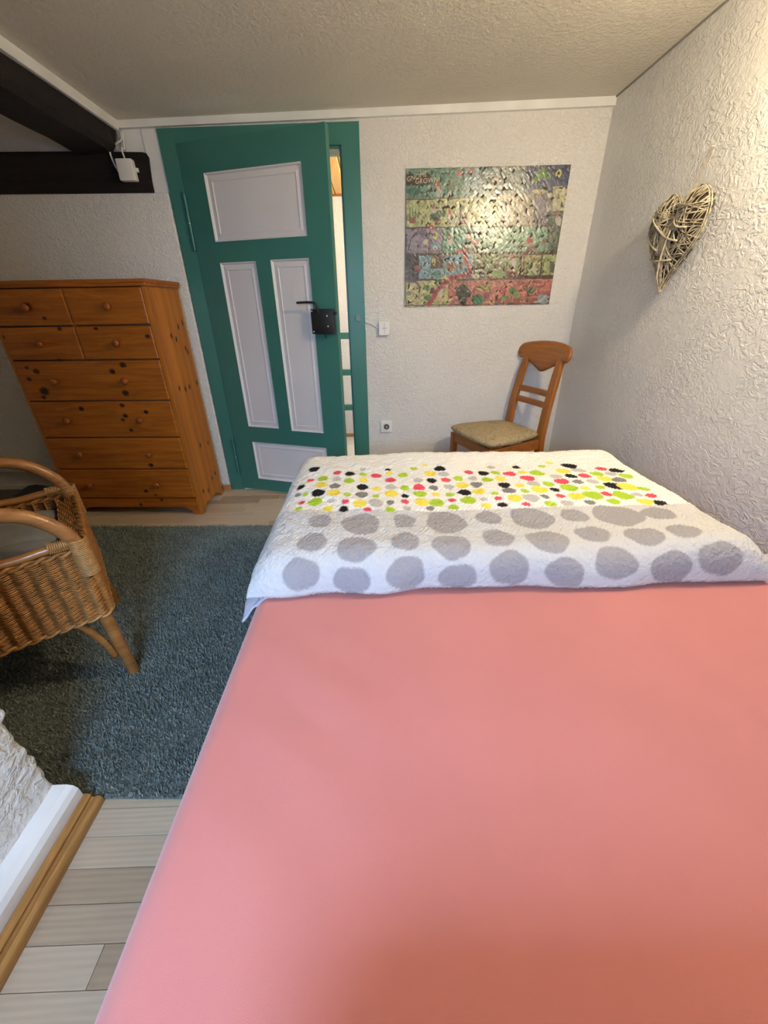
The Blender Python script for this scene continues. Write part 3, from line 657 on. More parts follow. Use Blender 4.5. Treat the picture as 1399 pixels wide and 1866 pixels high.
# ------------------------------------------------------------------ rattan armchair
cw, cd = .53, .53
rc = thing('rattan_armchair', (-1.275, 1.096, .015), math.radians(126.87), label='brown rattan armchair with woven sides and a grey seat cushion', cat='armchair')
M_CANE = wood('honey_rattan_cane', L((128, 80, 38)), L((172, 120, 68)), 'y', 10, .26)
M_WICK = paint('brown_wicker', L((150, 100, 46)), .5, .35, 40, .0008, 160)
M_BIND = paint('pale_cane_binding', L((166, 122, 70)), .4, .2, 60, .0006, 200)
hw_, hd_ = cw/2, cd/2
def rrect(hx_, hy_, r, n):                                 # evenly spaced points on a rounded rectangle
    seg = []
    for cx_, cy_, a0_ in ((hx_-r, hy_-r, 0), (-hx_+r, hy_-r, 90), (-hx_+r, -hy_+r, 180), (hx_-r, -hy_+r, 270)):
        seg += [(cx_+r*math.cos(math.radians(a0_+t)), cy_+r*math.sin(math.radians(a0_+t))) for t in np.linspace(0, 90, 10)]
    seg.append(seg[0]); P = np.array(seg); s_ = np.concatenate([[0], np.cumsum(np.hypot(*np.diff(P, axis=0).T))])
    q = np.linspace(0, s_[-1], n, endpoint=False); return np.stack([np.interp(q, s_, P[:, 0]), np.interp(q, s_, P[:, 1])], 1)
def tubes_np(paths, rad, n=4, closed=True):                # many thin strands in one mesh
    V, Fc = [], []; base = 0
    for P in paths:
        P = np.asarray(P); k = len(P)
        T = (np.roll(P, -1, 0)-np.roll(P, 1, 0)) if closed else np.gradient(P, axis=0)
        T /= np.linalg.norm(T, axis=1)[:, None]+1e-9; up = np.array([0, 0, 1.]) if abs(T[:, 2]).mean() < .8 else np.array([1., 0, 0])
        N_ = np.cross(T, up); N_ /= np.linalg.norm(N_, axis=1)[:, None]+1e-9; B_ = np.cross(T, N_)
        for j in range(n): V.append((P+rad*(math.cos(2*math.pi*j/n)*N_+math.sin(2*math.pi*j/n)*B_)))
        idx = base+np.arange(n*k).reshape(n, k); base += n*k; e = k if closed else k-1
        for j in range(n):
            a, b_ = idx[j], idx[(j+1) % n]; i0 = np.arange(e); i1 = (i0+1) % k
            Fc.append(np.stack([a[i0], a[i1], b_[i1], b_[i0]], 1))
    return np.concatenate(V), np.concatenate(Fc)
def np_mesh(name, V, Fc, mat, parent, smooth=True, kind=None):
    me = bpy.data.meshes.new(name); N = len(Fc); me.vertices.add(len(V)); me.vertices.foreach_set('co', V.astype(np.float32).ravel())
    me.loops.add(4*N); me.loops.foreach_set('vertex_index', Fc.ravel().astype(np.int32)); me.polygons.add(N); me.polygons.foreach_set('loop_start', np.arange(N)*4); me.update(calc_edges=True)
    return link(name, me, mat, parent, smooth, kind)
nst = 58; base_ = rrect(hw_, hd_, .035, nst*8); ctr = np.zeros(2)
nrm_ = np.roll(base_, 1, 0)-np.roll(base_, -1, 0); nrm_ = np.stack([-nrm_[:, 1], nrm_[:, 0]], 1); nrm_ /= np.linalg.norm(nrm_, axis=1)[:, None]
ZA0, ZA1 = .292, .548; paths = []; rows_ = int((ZA1-ZA0)/.0068)
ph = np.arange(nst*8)/8*2*math.pi
for k in range(rows_):
    z = ZA0+.006+k*.0068; off = .0052*np.sin(ph)+.0012*np.sin(ph*.5+(math.pi if k % 2 else 0)); sh = 1+.02*(z-.26)
    paths.append(np.concatenate([base_*sh+nrm_*off[:, None], np.full((nst*8, 1), z)], 1))
V, Fc = tubes_np(paths, .0036); np_mesh('woven_apron', V, Fc, M_WICK, rc, True, 'stuff')
st_ = [np.array([[*(base_[i*8+6]*.972), ZA0], [*(base_[i*8+6]*.972), (ZA0+ZA1)/2], [*(base_[i*8+6]*.972), ZA1]]) for i in range(nst)]
V, Fc = tubes_np(st_, .0042, 5, False); np_mesh('stakes', V, Fc, M_WICK, rc, True, 'stuff')
inn = base_[::8]*.985; n = len(inn)
mesh_obj('gap_shade_shell', [(*p_, ZA0+.004) for p_ in inn]+[(*p_, ZA1-.006) for p_ in inn], [(i, (i+1) % n, n+(i+1) % n, n+i) for i in range(n)], paint('weave_gap_shade', L((72, 44, 18)), .8), rc)  # added dark shell, its colour stands for shade in the weave gaps
for z, r_ in ((ZA0, .009), (ZA1, .011)):
    pth = [[] for _ in range(2)]
    for s_ in range(2):
        a = np.arange(nst*8)*.37+s_*math.pi
        pth[s_] = np.concatenate([base_+nrm_*(np.cos(a)*r_*.55)[:, None], (z+np.sin(a)*r_*.55)[:, None]], 1)
    V, Fc = tubes_np(pth, r_*.6, 5); np_mesh('braided_rim', V, Fc, M_BIND if z < .3 else M_WICK, rc)
# frame: four legs, braces
for sx in (-1, 1):
    for sy in (-1, 1):
        top = (sx*(hw_-.040), sy*(hd_-.040), .53); ft = (sx*(hw_-.014), sy*(hd_-.014), .004)
        mid = tuple((a+b_)/2 for a, b_ in zip(top, ft))
        MB().tube([top, mid, ft], [.021, .020, .018], 12).build('leg', M_CANE, rc, 'angle')
        g = lambda t: np.array(top)*(1-t)+np.array(ft)*t
        a = g(.82); b_ = g(.62)
        MB().tube(spline([a+np.array([-sx*.026, 0, 0]), g(.66)+np.array([-sx*.040, -sy*0, 0]), np.array([sx*(hw_-.11), sy*(hd_-.028), .280])]+[np.array([sx*(hw_-.18), sy*(hd_-.03), .286])]), .012, 8).build('leg_brace', M_CANE, rc, True)
        MB().tube(spline([a+np.array([0, -sy*.026, 0]), g(.66)+np.array([0, -sy*.040, 0]), np.array([sx*(hw_-.028), sy*(hd_-.11), .280])]+[np.array([sx*(hw_-.03), sy*(hd_-.18), .286])]), .012, 8).build('leg_brace', M_CANE, rc, True)
for sx in (-1, 1):
    xx = sx*(hw_-.005)
    up = spline([(xx, -hd_+.010, .500), (xx, -hd_+.018, .570), (xx, -hd_+.050, .640), (xx, -hd_+.115, .698), (xx+sx*.008, -hd_+.21, .724), (xx+sx*.010, -hd_+.34, .728), (xx, hd_-.04, .735), (xx-sx*.03, hd_+.03, .76)], 8)
    MB().tube(up, .0205, 12).build('arm_cane', M_CANE, rc, True)
    lo = spline([(xx, -hd_+.030, .578), (xx, -hd_+.10, .573), (xx, -hd_+.18, .568), (xx, -hd_+.28, .580), (xx, -hd_+.38, .62), (xx, hd_-.03, .68)], 8)
    MB().tube(lo, .0135, 10).build('lower_arm_cane', M_CANE, rc, True)
    # cane bindings
    wr = [np.array([[xx+.0235*math.cos(a), -hd_+.012+.0235*math.sin(a)+.02*(z-.50), z] for a in np.linspace(0, 2*math.pi, 14, endpoint=False)]) for z in np.arange(.462, .588, .0058)]
    V, Fc = tubes_np(wr, .0032); np_mesh('binding', V, Fc, M_BIND, rc)
    wr = [np.array([[xx+.0165*math.cos(a), y_,   .5755+.0165*math.sin(a)] for a in np.linspace(0, 2*math.pi, 12, endpoint=False)]) for y_ in np.arange(-hd_+.035, -hd_+.085, .0052)]
    V, Fc = tubes_np(wr, .0030); np_mesh('binding', V, Fc, M_BIND, rc)
# rounded woven back (beyond the left edge of the photograph)
bk = spline([(-hw_+.02, hd_-.02, .50), (-hw_+.01, hd_+.03, .74), (-hw_+.08, hd_+.08, .92), (0, hd_+.10, .98), (hw_-.08, hd_+.08, .92), (hw_-.01, hd_+.03, .74), (hw_-.02, hd_-.02, .50)], 8)
MB().tube(bk, .020, 12).build('back_frame', M_CANE, rc, True)
paths = []
for k, z in enumerate(np.arange(.53, .955, .0085)):
    e = hw_-.012 if z < .74 else (hw_-.012)*math.sqrt(max(0, 1-((z-.74)/.25)**2))
    if e < .05: continue
    xs = np.linspace(-e, e, 60); yb = hd_-.015+(z-.5)*.24
    paths.append(np.stack([xs, yb+.003*np.sin(xs/.026*math.pi+(math.pi if k % 2 else 0)), np.full(60, z)], 1))
V, Fc = tubes_np(paths, .0042, 4, False); np_mesh('woven_back', V, Fc, M_WICK, rc, True, 'stuff')
ldg = []
for k in range(9):
    xs = np.linspace(-hw_+.03, hw_-.03, 80); yy_ = -hd_+.008+k*.0068
    ldg.append(np.stack([xs, np.full(80, yy_), .545-.0022*k+.004*np.sin(xs/.026*math.pi+(math.pi if k % 2 else 0))], 1))
V, Fc = tubes_np(ldg, .0038, 4, False); np_mesh('woven_ledge', V, Fc, M_WICK, rc, True, 'stuff')
MB().box(-hw_+.02, hw_-.02, -hd_+.02, hd_-.02, .43, .455).build('seat_board', M_CANE, rc)
def cushion(name, hx_, hy_, z0, h, mat, par, tufts=(), n=64, pw=4, yc=0):
    vs, fs = [], []
    for s_ in (1, -1):
        for j in range(n+1):
            for i in range(n+1):
                u, v = -1+2*i/n, -1+2*j/n
                u2, v2 = math.sin(u*math.pi/2), math.sin(v*math.pi/2)
                e = max(0, (1-abs(u2)**pw)*(1-abs(v2)**pw))**.45
                x, y = u2*hx_, v2*hy_; d = 0
                if s_ > 0:
                    for (tx, ty) in tufts:
                        q = math.hypot(x-tx, y-ty); d += .022*math.exp(-(q/.035)**2)
                    if tufts: d += .010*math.exp(-((x-.085)/.012)**2)+.010*math.exp(-((x+.085)/.012)**2)+.010*math.exp(-(y/.012)**2)
                vs.append((x, y+yc, z0+h/2+s_*(h/2)*e-d*e))
    m_ = (n+1)**2
    for b0, fl in ((0, 0), (m_, 1)):
        for j in range(n):
            for i in range(n):
                q = (b0+j*(n+1)+i, b0+j*(n+1)+i+1, b0+(j+1)*(n+1)+i+1, b0+(j+1)*(n+1)+i); fs.append(q[::-1] if fl else q)
    o = mesh_obj(name, vs, fs, mat, par, True); b_ = bmesh.new(); b_.from_mesh(o.data); bmesh.ops.remove_doubles(b_, verts=b_.verts, dist=1e-4); b_.to_mesh(o.data); b_.free(); o.data.shade_smooth(); return o
M_GREY = paint('grey_cotton', (.20, .19, .18), .9, .06, 20, .0008, 500, .1)
cu = thing('seat_cushion', (-1.275, 1.096, .470), math.radians(126.87), label='tufted grey cotton seat cushion in the rattan armchair', cat='cushion')
cushion('cover', hw_-.035, hd_-.050, 0, .100, M_GREY, cu, [(-.085, 0), (.085, 0)], yc=.022)

# ------------------------------------------------------------------ wooden dining chair
ch = thing('dining_chair', (.764, 2.450, 0), math.radians(-69.0), label='oak coloured dining chair with a beige upholstered seat in the corner', cat='chair')
M_CH = wood('warm_beech', L((128, 74, 26)), L((172, 108, 48)), 'z', 16, .34)
M_CHX = wood('warm_beech_rail', L((128, 74, 26)), L((168, 104, 46)), 'x', 16, .34)
fw, bw, fd, bd = .205, .160, -.195, .226
ch.scale = (1, 1, 1.03)
def leg_taper(pts, hx_, hy_, name):
    vs, fs = [], []
    for (x, y, z, k) in pts: vs += [(x+sx*hx_*k, y+sy*hy_*k, z) for sx, sy in ((-1, -1), (1, -1), (1, 1), (-1, 1))]
    for i in range(len(pts)-1):
        for j in range(4): fs.append((i*4+j, i*4+(j+1) % 4, i*4+4+(j+1) % 4, i*4+4+j))
    fs += [(3, 2, 1, 0), tuple(len(vs)-4+j for j in range(4))]
    o = mesh_obj(name, vs, fs, M_CH, ch); b_ = o.modifiers.new('bevel', 'BEVEL'); b_.width = .005; b_.segments = 2; return o
for sx in (-1, 1):
    leg_taper([(sx*fw, fd+.02, 0, .8), (sx*fw, fd+.02, .30, 1), (sx*fw, fd+.02, .445, 1.05)], .018, .018, 'leg')
    leg_taper([(sx*(bw+.006), bd+.055, 0, .8), (sx*(bw+.002), bd+.015, .25, 1), (sx*bw, bd, .45, 1.1), (sx*bw*.98, bd+.016, .62, 1.05), (sx*bw*.94, bd+.048, .80, 1), (sx*bw*.88, bd+.078, .915, .9)], .025, .015, 'rear_leg')
def rail_bar(x0, y0, x1, y1, z0, z1, th, name):
    d = np.array([x1-x0, y1-y0]); d /= np.linalg.norm(d); n_ = np.array([-d[1], d[0]])*th/2; vs = []
    for z in (z0, z1): vs += [(x0-n_[0], y0-n_[1], z), (x1-n_[0], y1-n_[1], z), (x1+n_[0], y1+n_[1], z), (x0+n_[0], y0+n_[1], z)]
    o = mesh_obj(name, vs, [(3, 2, 1, 0), (4, 5, 6, 7), (0, 1, 5, 4), (1, 2, 6, 5), (2, 3, 7, 6), (3, 0, 4, 7)], M_CHX, ch); b_ = o.modifiers.new('bevel', 'BEVEL'); b_.width = .004; b_.segments = 2
rail_bar(-fw+.012, fd+.02, fw-.012, fd+.02, .385, .445, .022, 'apron')
rail_bar(-bw+.012, bd, bw-.012, bd, .385, .445, .022, 'apron')
for sx in (-1, 1):
    rail_bar(sx*fw, fd+.034, sx*bw, bd-.012, .385, .445, .022, 'apron')
    rail_bar(sx*fw, fd+.034, sx*(bw+.002), bd+.004, .27, .30, .018, 'stretcher')
for z, yy in ((.625, .016), (.690, .027)):                 # two back slats, slightly bowed
    vs = []; n = 13
    for i in range(n):
        x = -bw*.96+.012+(2*bw*.96-.024)*i/(n-1); b_ = .012*(1-(x/bw)**2)
        for yq, zq in ((-.008, 0), (.008, 0), (.008, .034), (-.008, .034)): vs.append((x, bd+yy+b_+yq, z+zq))
    fs = [(i*4+j, i*4+4+j, i*4+4+(j+1) % 4, i*4+(j+1) % 4) for i in range(n-1) for j in range(4)]+[(0, 1, 2, 3), tuple(4*n-1-j for j in range(4))]
    mesh_obj('back_slat', vs, fs, M_CHX, ch)
def top_rail():
    n, k = 41, 13; vs, fs = [], []; hwid = .222
    for i in range(n):
        t = -1+2*i/(n-1); t = math.copysign(1-(1-abs(t))**1.6, t) if abs(t) > 0 else 0; x = t*hwid; a = abs(t)
        top = .985-.028*a**2.2; bot = .885-.075*max(0, 1-a/.72)**1.0*1.0
        bot -= .012*math.exp(-(t/.16)**2)*0
        if a > .72: bot = .885-.004*math.sin((a-.72)/.28*math.pi)
        if a < .10: bot = max(bot, .885-.075*(1-.10/.72)+.0)-.004*(1-(a/.10)**2)
        e = math.sqrt(max(0, 1-max(0, (a-.86)/.14)**2)); zm = (top+bot)/2; top = zm+(top-zm)*max(e, .05); bot = zm+(bot-zm)*max(e, .05)
        yb = bd+.075-.030*a*a+.012
        for j in range(k):
            q = j/(k-1); z = bot+(top-bot)*q; th = .017*(1-.75*abs(2*q-1)**4)*max(e, .3); lean = (z-.9)*.22
            vs.append((x, yb+lean-th, z))
        for j in range(k):
            q = j/(k-1); z = bot+(top-bot)*q; th = .014*(1-.75*abs(2*q-1)**4)*max(e, .3); lean = (z-.9)*.22
            vs.append((x, yb+lean+th, z))
    w_ = 2*k
    for i in range(n-1):
        for j in range(k-1):
            a, b_ = i*w_+j, (i+1)*w_+j; fs.append((a, b_, b_+1, a+1)); a += k; b_ += k; fs.append((a, a+1, b_+1, b_))
        fs.append((i*w_, i*w_+k, (i+1)*w_+k, (i+1)*w_)); fs.append((i*w_+k-1, (i+1)*w_+k-1, (i+1)*w_+w_-1, i*w_+w_-1))
    for i in (0, n-1):
        for j in range(k-1): a = i*w_+j; q = (a, a+1, a+k+1, a+k); fs.append(q if i == 0 else q[::-1])
    mesh_obj('top_rail', vs, fs, M_CHX, ch, True)
top_rail()
def seat_mat():
    t = NT('beige_patterned_upholstery'); a = t.noise(t.co, 14, 3, .6, 2.0); b_ = t.noise(t.map((1, 1, 1)), 40, 2, .5, 1)
    c = t.ramp(a, [(.36, L((150, 128, 98))), (.5, L((186, 166, 132))), (.62, L((160, 148, 112)))]); t.col(t.mix(t.math('MULTIPLY', b_, .35), c, L((120, 110, 92)))); t.bump(t.noise(t.co, 400, 2), .001); t.rough(.9, .1); return t.m
def seat():
    n = 40; vs, fs = [], []
    for s_ in (1, -1):
        for j in range(n+1):
            for i in range(n+1):
                u, v = math.sin((-1+2*i/n)*math.pi/2), math.sin((-1+2*j/n)*math.pi/2)
                y = (fd-.012)+(bd-.016-fd+.012)*(v+1)/2
                hwid = (fw+.028)+((bw+.004)-(fw+.028))*(v+1)/2+.012*(1-v*v)
                # rounded corners
                e = max(0, (1-abs(u)**6)*(1-abs(v)**6))**.4
                cr = 1-.05*abs(v)**8*abs(u)**3; yy = y-.016*(1-u*u)*(1-v)/2
                vs.append((u*hwid*cr, yy+.012*abs(u)**6*(1-v)/2, .448+.027+s_*.027*e+(.014*(1-u*u)*(1-v*v) if s_ > 0 else 0)))
    m_ = (n+1)**2
    for b0, fl in ((0, 0), (m_, 1)):
        for j in range(n):
            for i in range(n):
                q = (b0+j*(n+1)+i, b0+j*(n+1)+i+1, b0+(j+1)*(n+1)+i+1, b0+(j+1)*(n+1)+i); fs.append(q[::-1] if fl else q)
    o = mesh_obj('seat', vs, fs, seat_mat(), ch, True); b_ = bmesh.new(); b_.from_mesh(o.data); bmesh.ops.remove_doubles(b_, verts=b_.verts, dist=1e-4); b_.to_mesh(o.data); b_.free(); o.data.shade_smooth()
seat()

# ------------------------------------------------------------------ wicker heart on the right wall
HXc = XR-.040
pt = {k: at(*v, x=HXc) for k, v in dict(top=(1258, 352), bot=(1203, 517), le=(1185, 440), ri=(1300, 350), nail=(1283, 266)).items()}
hyc = (pt['top'][1]+pt['bot'][1])/2; hzc = (pt['top'][2]+pt['bot'][2])/2
ht = thing('wicker_heart', (HXc, hyc, hzc), label='grey wicker heart hanging by a thread on the right wall', cat='decoration')
# heart outline in (a, b): a along -Y (right in the picture is nearer), b up; fitted to the pixels above
hb0 = pt['bot'][2]-hzc; hb1 = .165
def hcurve(t):
    x = 16*math.sin(t)**3; y = 13*math.cos(t)-5.1*math.cos(2*t)-2.1*math.cos(3*t)-math.cos(4*t)
    return x/16*.156, (y+17)/(12+17)*.345-.182
OUT = np.array([hcurve(t) for t in np.linspace(0, 2*math.pi, 120)])
def puff(a, b_, h=.052):
    d = min(1, float(np.hypot(OUT[:, 0]-a, OUT[:, 1]-b_).min())/.085); return h*math.sqrt(max(0, 1-(1-d)**2))
def inside(a, b_):
    x1, y1 = OUT[:-1, 0], OUT[:-1, 1]; x2, y2 = OUT[1:, 0], OUT[1:, 1]
    k = (y1 > b_) != (y2 > b_); xi = x1+(b_-y1)/np.where(y2 == y1, 1e-9, y2-y1)*(x2-x1); return bool((k & (a < xi)).sum() % 2)
def strand(rad_lo, rad_hi):
    while True:
        t1 = random.uniform(0, 2*math.pi); t2 = t1+random.uniform(1.0, 5.3); ok = True
        for q in (.2, .35, .5, .65, .8):
            a_ = hcurve(t1)[0]*(1-q)+hcurve(t2)[0]*q; b2 = hcurve(t1)[1]*(1-q)+hcurve(t2)[1]*q
            if b2 > .118-.2*0 and abs(a_) < .05 and b2 > .085+abs(a_)*1.3: ok = False
        if ok: break
    a0_, b0_ = hcurve(t1); a1_, b1_ = hcurve(t2); P = []; side = random.choice((-1, -1, -1, 1)); c = random.uniform(-.06, .06); lift = random.uniform(-.004, .002)
    for k in range(13):
        t = k/12; a = a0_+(a1_-a0_)*t; b_ = b0_+(b1_-b0_)*t; bow = math.sin(math.pi*t)
        a += c*bow*(b1_-b0_)*1.5; b_ -= c*bow*(a1_-a0_)*1.5
        P.append((side*(puff(a, b_)*(1 if side < 0 else .7)+lift), -a, b_))
    if any(not inside(-q[1]*.97, q[2]*.97) for q in P[1:-1]): return strand(0, 0)
    return np.array(P)
paths = [strand(0, 0) for _ in range(120)]
M_TWIG = NT('grey_willow_twigs'); _n = M_TWIG.noise(M_TWIG.co, 45, 3); M_TWIG.col(M_TWIG.ramp(_n, [(.3, L((96, 86, 68))), (.7, L((196, 184, 158)))])); M_TWIG.rough(.7, .3); M_TWIG = M_TWIG.m
dk = [strand(0, 0)*np.array([.55, .95, .96]) for _ in range(110)]
V, Fc = tubes_np(dk, .0030, 5, False); np_mesh('inner_twigs', V, Fc, paint('shaded_inner_twigs', L((70, 58, 44)), .8, .3, 40), ht, True, 'stuff')  # inner strands coloured darker, as shade inside the hollow heart
V, Fc = tubes_np(paths, .0021, 5, False); np_mesh('woven_twigs', V, Fc, M_TWIG, ht, True, 'stuff')
for off in (0, -.006):
    P = [(off*1.5, -hcurve(t)[0]*(.985+off), hcurve(t)[1]) for t in np.linspace(0, 2*math.pi, 80, endpoint=False)]
    MB().tube(P, .0026, 6, closed=True).build('outline_twig', M_TWIG, ht, True)
for (a0_, b0_), (a1_, b1_), c in (((-.115, .10), (.085, -.01), .02), ((-.01, .115), (.115, .03), .025), ((-.145, .05), (-.02, -.03), .01), ((.0, -.14), (.04, .03), -.006), ((-.10, -.055), (.06, -.07), .006)):
    P = [(-.003-puff(a0_+(a1_-a0_)*t, b0_+(b1_-b0_)*t-c*math.sin(math.pi*t)), -(a0_+(a1_-a0_)*t), b0_+(b1_-b0_)*t-c*math.sin(math.pi*t)) for t in np.linspace(0, 1, 14)]
    MB().tube(P, .0036, 7).build('thick_twig', paint('pale_willow', L((186, 176, 150)), .6, .15, 60), ht, True)
nl = pt['nail']; M_STR = paint('brown_string', L((150, 120, 80)), .9)
MB().tube([(0, 0, hcurve(0)[1]), (.012, (nl[1]-hyc)*.5, (hcurve(0)[1]+nl[2]-hzc)/2), (.036, nl[1]-hyc, nl[2]-hzc)], .0012, 5).build('hanging_string', M_STR, ht)
MB().lathe([(.004, -.006), (.007, 0), (.004, .006)], 8, Matrix.Translation((-.004, 0, hcurve(0)[1]+.006))).build('knot', M_STR, ht, True)
MB().tube([(.042, nl[1]-hyc, nl[2]-hzc), (.028, nl[1]-hyc, nl[2]-hzc)], .002, 6).build('nail', M_STEEL, ht)

# ------------------------------------------------------------------ jigsaw picture on the back wall
# corners in a 1399 x 1234 study of the photograph (x0=720, y0=280, scale 1399/340)
SCJ = 340/1399
jc = [at(720+x*SCJ, 280+y*SCJ, y=W-.006) for x, y in ((75, 113), (1305, 82), (75, 1150), (1162, 1127))]
jx0, jx1 = (jc[0][0]+jc[2][0])/2, (jc[1][0]+jc[3][0])/2
zTL, zTR, zBL, zBR = [c[2] for c in jc]
NXJ, NYJ = 396, 288
u = np.linspace(0, 1, NXJ); v = np.linspace(0, 1, NYJ); U, Vv = np.meshgrid(u, v)          # v=0 top
JX = jx0+(jx1-jx0)*U; JZ = (zTL*(1-U)+zTR*U)*(1-Vv)+(zBL*(1-U)+zBR*U)*Vv
sx_, sy_ = proj(np.stack([JX, np.full_like(JX, W-.006), JZ], -1)); SXJ, SYJ = (sx_-720)/SCJ, (sy_-280)/SCJ
img = np.zeros(JX.shape+(3,)); lin = lambda c: np.array(L(c))
wx = SXJ+6*noise2(SXJ/100, SYJ/100, 2.5, 61); wy = SYJ+6*noise2(SXJ/100, SYJ/100, 2.5, 62)
def put(f, c):
    global img
    f = np.clip(f, 0, 1)[..., None]; img = img*(1-f)+lin(c)*f
def R_(x0, y0, x1, y1, c): put(np.minimum(np.minimum(wx-x0, x1-wx), np.minimum(wy-y0, y1-wy))/4+.5, c)
def E_(x, y, rx, ry, c, rot=0):
    ca, sa = math.cos(rot), math.sin(rot); a = (wx-x)*ca+(wy-y)*sa; b_ = -(wx-x)*sa+(wy-y)*ca
    put((1-np.hypot(a/rx, b_/ry))*min(rx, ry)/4+.5, c)
def T_(pts, c):
    f = np.full(wx.shape, 1e9); n = len(pts); ar = sum(pts[i][0]*pts[(i+1) % n][1]-pts[(i+1) % n][0]*pts[i][1] for i in range(n))
    for i in range(n):
        (xa, ya), (xb, yb) = pts[i], pts[(i+1) % n]; l_ = math.hypot(xb-xa, yb-ya)
        d = ((xb-xa)*(wy-ya)-(yb-ya)*(wx-xa))/l_; f = np.minimum(f, d if ar > 0 else -d)
    put(f/4+.5, c)
def Ln(pts, w_, c, al=1):
    f = np.full(wx.shape, 1e9)
    for (xa, ya), (xb, yb) in zip(pts, pts[1:]):
        dx, dy = xb-xa, yb-ya; t = np.clip(((wx-xa)*dx+(wy-ya)*dy)/(dx*dx+dy*dy), 0, 1); f = np.minimum(f, np.hypot(wx-xa-t*dx, wy-ya-t*dy))
    put(np.clip((w_/2-f)/4+.5, 0, 1)*al, c)
img[:] = lin((110, 125, 105))
for a in ((60, 90, 512, 345, (92, 150, 128)), (512, 80, 700, 345, (128, 168, 172)), (690, 80, 1010, 345, (122, 140, 140)), (980, 70, 1330, 330, (42, 66, 118)),
          (60, 335, 830, 555, (176, 184, 112)), (780, 300, 1190, 550, (160, 146, 120)), (1040, 310, 1290, 550, (118, 106, 126)), (1180, 245, 1290, 430, (206, 200, 150)),
          (60, 552, 352, 760, (136, 124, 148)), (352, 552, 570, 750, (74, 160, 132)), (560, 548, 1145, 745, (122, 172, 138)), (1140, 430, 1290, 745, (92, 104, 88)),
          (60, 750, 200, 960, (74, 62, 62)), (180, 757, 590, 950, (118, 170, 186)), (585, 748, 945, 945, (142, 156, 98)), (945, 750, 1230, 945, (166, 176, 100)),
          (60, 945, 420, 1160, (196, 186, 104)), (400, 940, 1190, 1160, (202, 112, 92))): R_(*a)
# mottled foliage
mot = noise2(SXJ/100, SYJ/100, 5, 63)*.35+noise2(SXJ/100, SYJ/100, 11, 64)*.35
img *= (1+mot)[..., None]
rj = random.Random(5)
for _ in range(150):
    x, y = rj.uniform(80, 1280), rj.uniform(100, 1140)
    c = rj.choice([(70, 110, 70), (96, 134, 84), (60, 92, 78), (150, 160, 96), (88, 70, 56)]) if y < 950 else rj.choice([(196, 84, 76), (150, 150, 70), (120, 90, 56), (222, 132, 84), (90, 120, 70)])
    a = rj.uniform(0, 3.1); Ln([(x, y), (x+18*math.cos(a), y+18*math.sin(a)), (x+26*math.cos(a+.9), y+26*math.sin(a+.9))], rj.uniform(4, 9), c, .45)
BR = (92, 66, 48)
for pts, w_ in (([(75, 345), (520, 332), (800, 322)], 10), ([(75, 556), (560, 548), (1160, 540)], 12), ([(75, 755), (560, 748), (1215, 738)], 16), ([(75, 950), (560, 944), (1195, 932)], 14), ([(512, 112), (510, 280)], 8), ([(352, 556), (352, 750)], 8), ([(590, 750), (590, 940)], 8), ([(945, 735), (930, 940)], 16), ([(1100, 740), (1085, 930)], 14), ([(940, 755), (1210, 745)], 20), ([(930, 928), (1195, 918)], 22), ([(795, 775), (945, 768)], 16), ([(835, 775), (830, 880)], 8), ([(75, 1138), (1165, 1120)], 8), ([(75, 115), (1300, 90)], 6), ([(78, 112), (78, 1150)], 6)): Ln(pts, w_, BR)
T_([(82, 158), (265, 150), (275, 228), (200, 240), (82, 238)], (70, 54, 44))                       # title plaque
E_(135, 285, 55, 28, (36, 112, 100)); Ln([(190, 295), (240, 290), (300, 230)], 6, (60, 74, 60))
for (x, y) in ((480, 155), (566, 133)): E_(x, y, 24, 20, (196, 66, 70))
for (x, y, s, hat) in ((318, 262, 1.15, (200, 60, 66)), (300, 420, .9, (140, 92, 96)), (420, 470, 1.1, (190, 66, 60)), (405, 630, 1.0, (120, 84, 66)), (1215, 480, 1.1, (160, 66, 60)), (340, 1010, .9, (190, 60, 56)), (880, 800, 1.0, (186, 90, 76))):   # little red hatted figures
    T_([(x-22*s, y-6*s), (x-14*s, y-62*s), (x+16*s, y-10*s)], hat); E_(x, y, 17*s, 15*s, (200, 168, 140)); T_([(x-22*s, y+8*s), (x+24*s, y+4*s), (x+14*s, y+62*s), (x-4*s, y+50*s)], (196, 194, 180))
Ln([(410, 320), (440, 260), (400, 210)], 16, (84, 58, 46)); E_(420, 250, 20, 36, (104, 132, 92)); Ln([(440, 250), (480, 225)], 8, (84, 58, 46))
for x in (110, 130, 150, 170): T_([(x-5, 480), (x+8, 480), (x+(x-138)*.5, 365)], (84, 128, 74))
T_([(98, 480), (155, 478), (150, 525), (104, 527)], (150, 76, 56)); E_(300, 470, 40, 26, (44, 96, 76)); E_(340, 450, 36, 30, (66, 100, 64)); T_([(285, 490), (340, 490), (330, 530), (292, 530)], (120, 74, 52))
Ln([(470, 530), (470, 430), (500, 400)], 26, (56, 96, 66)); T_([(485, 440), (545, 440), (535, 530), (485, 530)], (128, 84, 56))
Ln([(545, 430), (625, 360), (705, 430), (545, 432)], 8, (110, 122, 96)); Ln([(625, 360), (622, 430)], 5, (110, 122, 96)); E_(270, 550, 24, 18, (190, 46, 56))
E_(745, 215, 30, 26, (116, 134, 84)); E_(752, 188, 20, 14, (186, 116, 96)); E_(655, 170, 18, 60, (58, 88, 92)); E_(640, 250, 34, 50, (104, 140, 156))
for x, y, r in ((1110, 145, 44), (1070, 175, 34), (1140, 165, 32), (1050, 205, 24)): E_(x, y, r, r*.7, (98, 150, 66))
E_(1222, 148, 18, 30, (222, 206, 86)); E_(1222, 148, 7, 13, (40, 36, 40)); E_(1085, 285, 56, 18, (196, 176, 110)); E_(1160, 315, 14, 22, (206, 196, 150), .5)
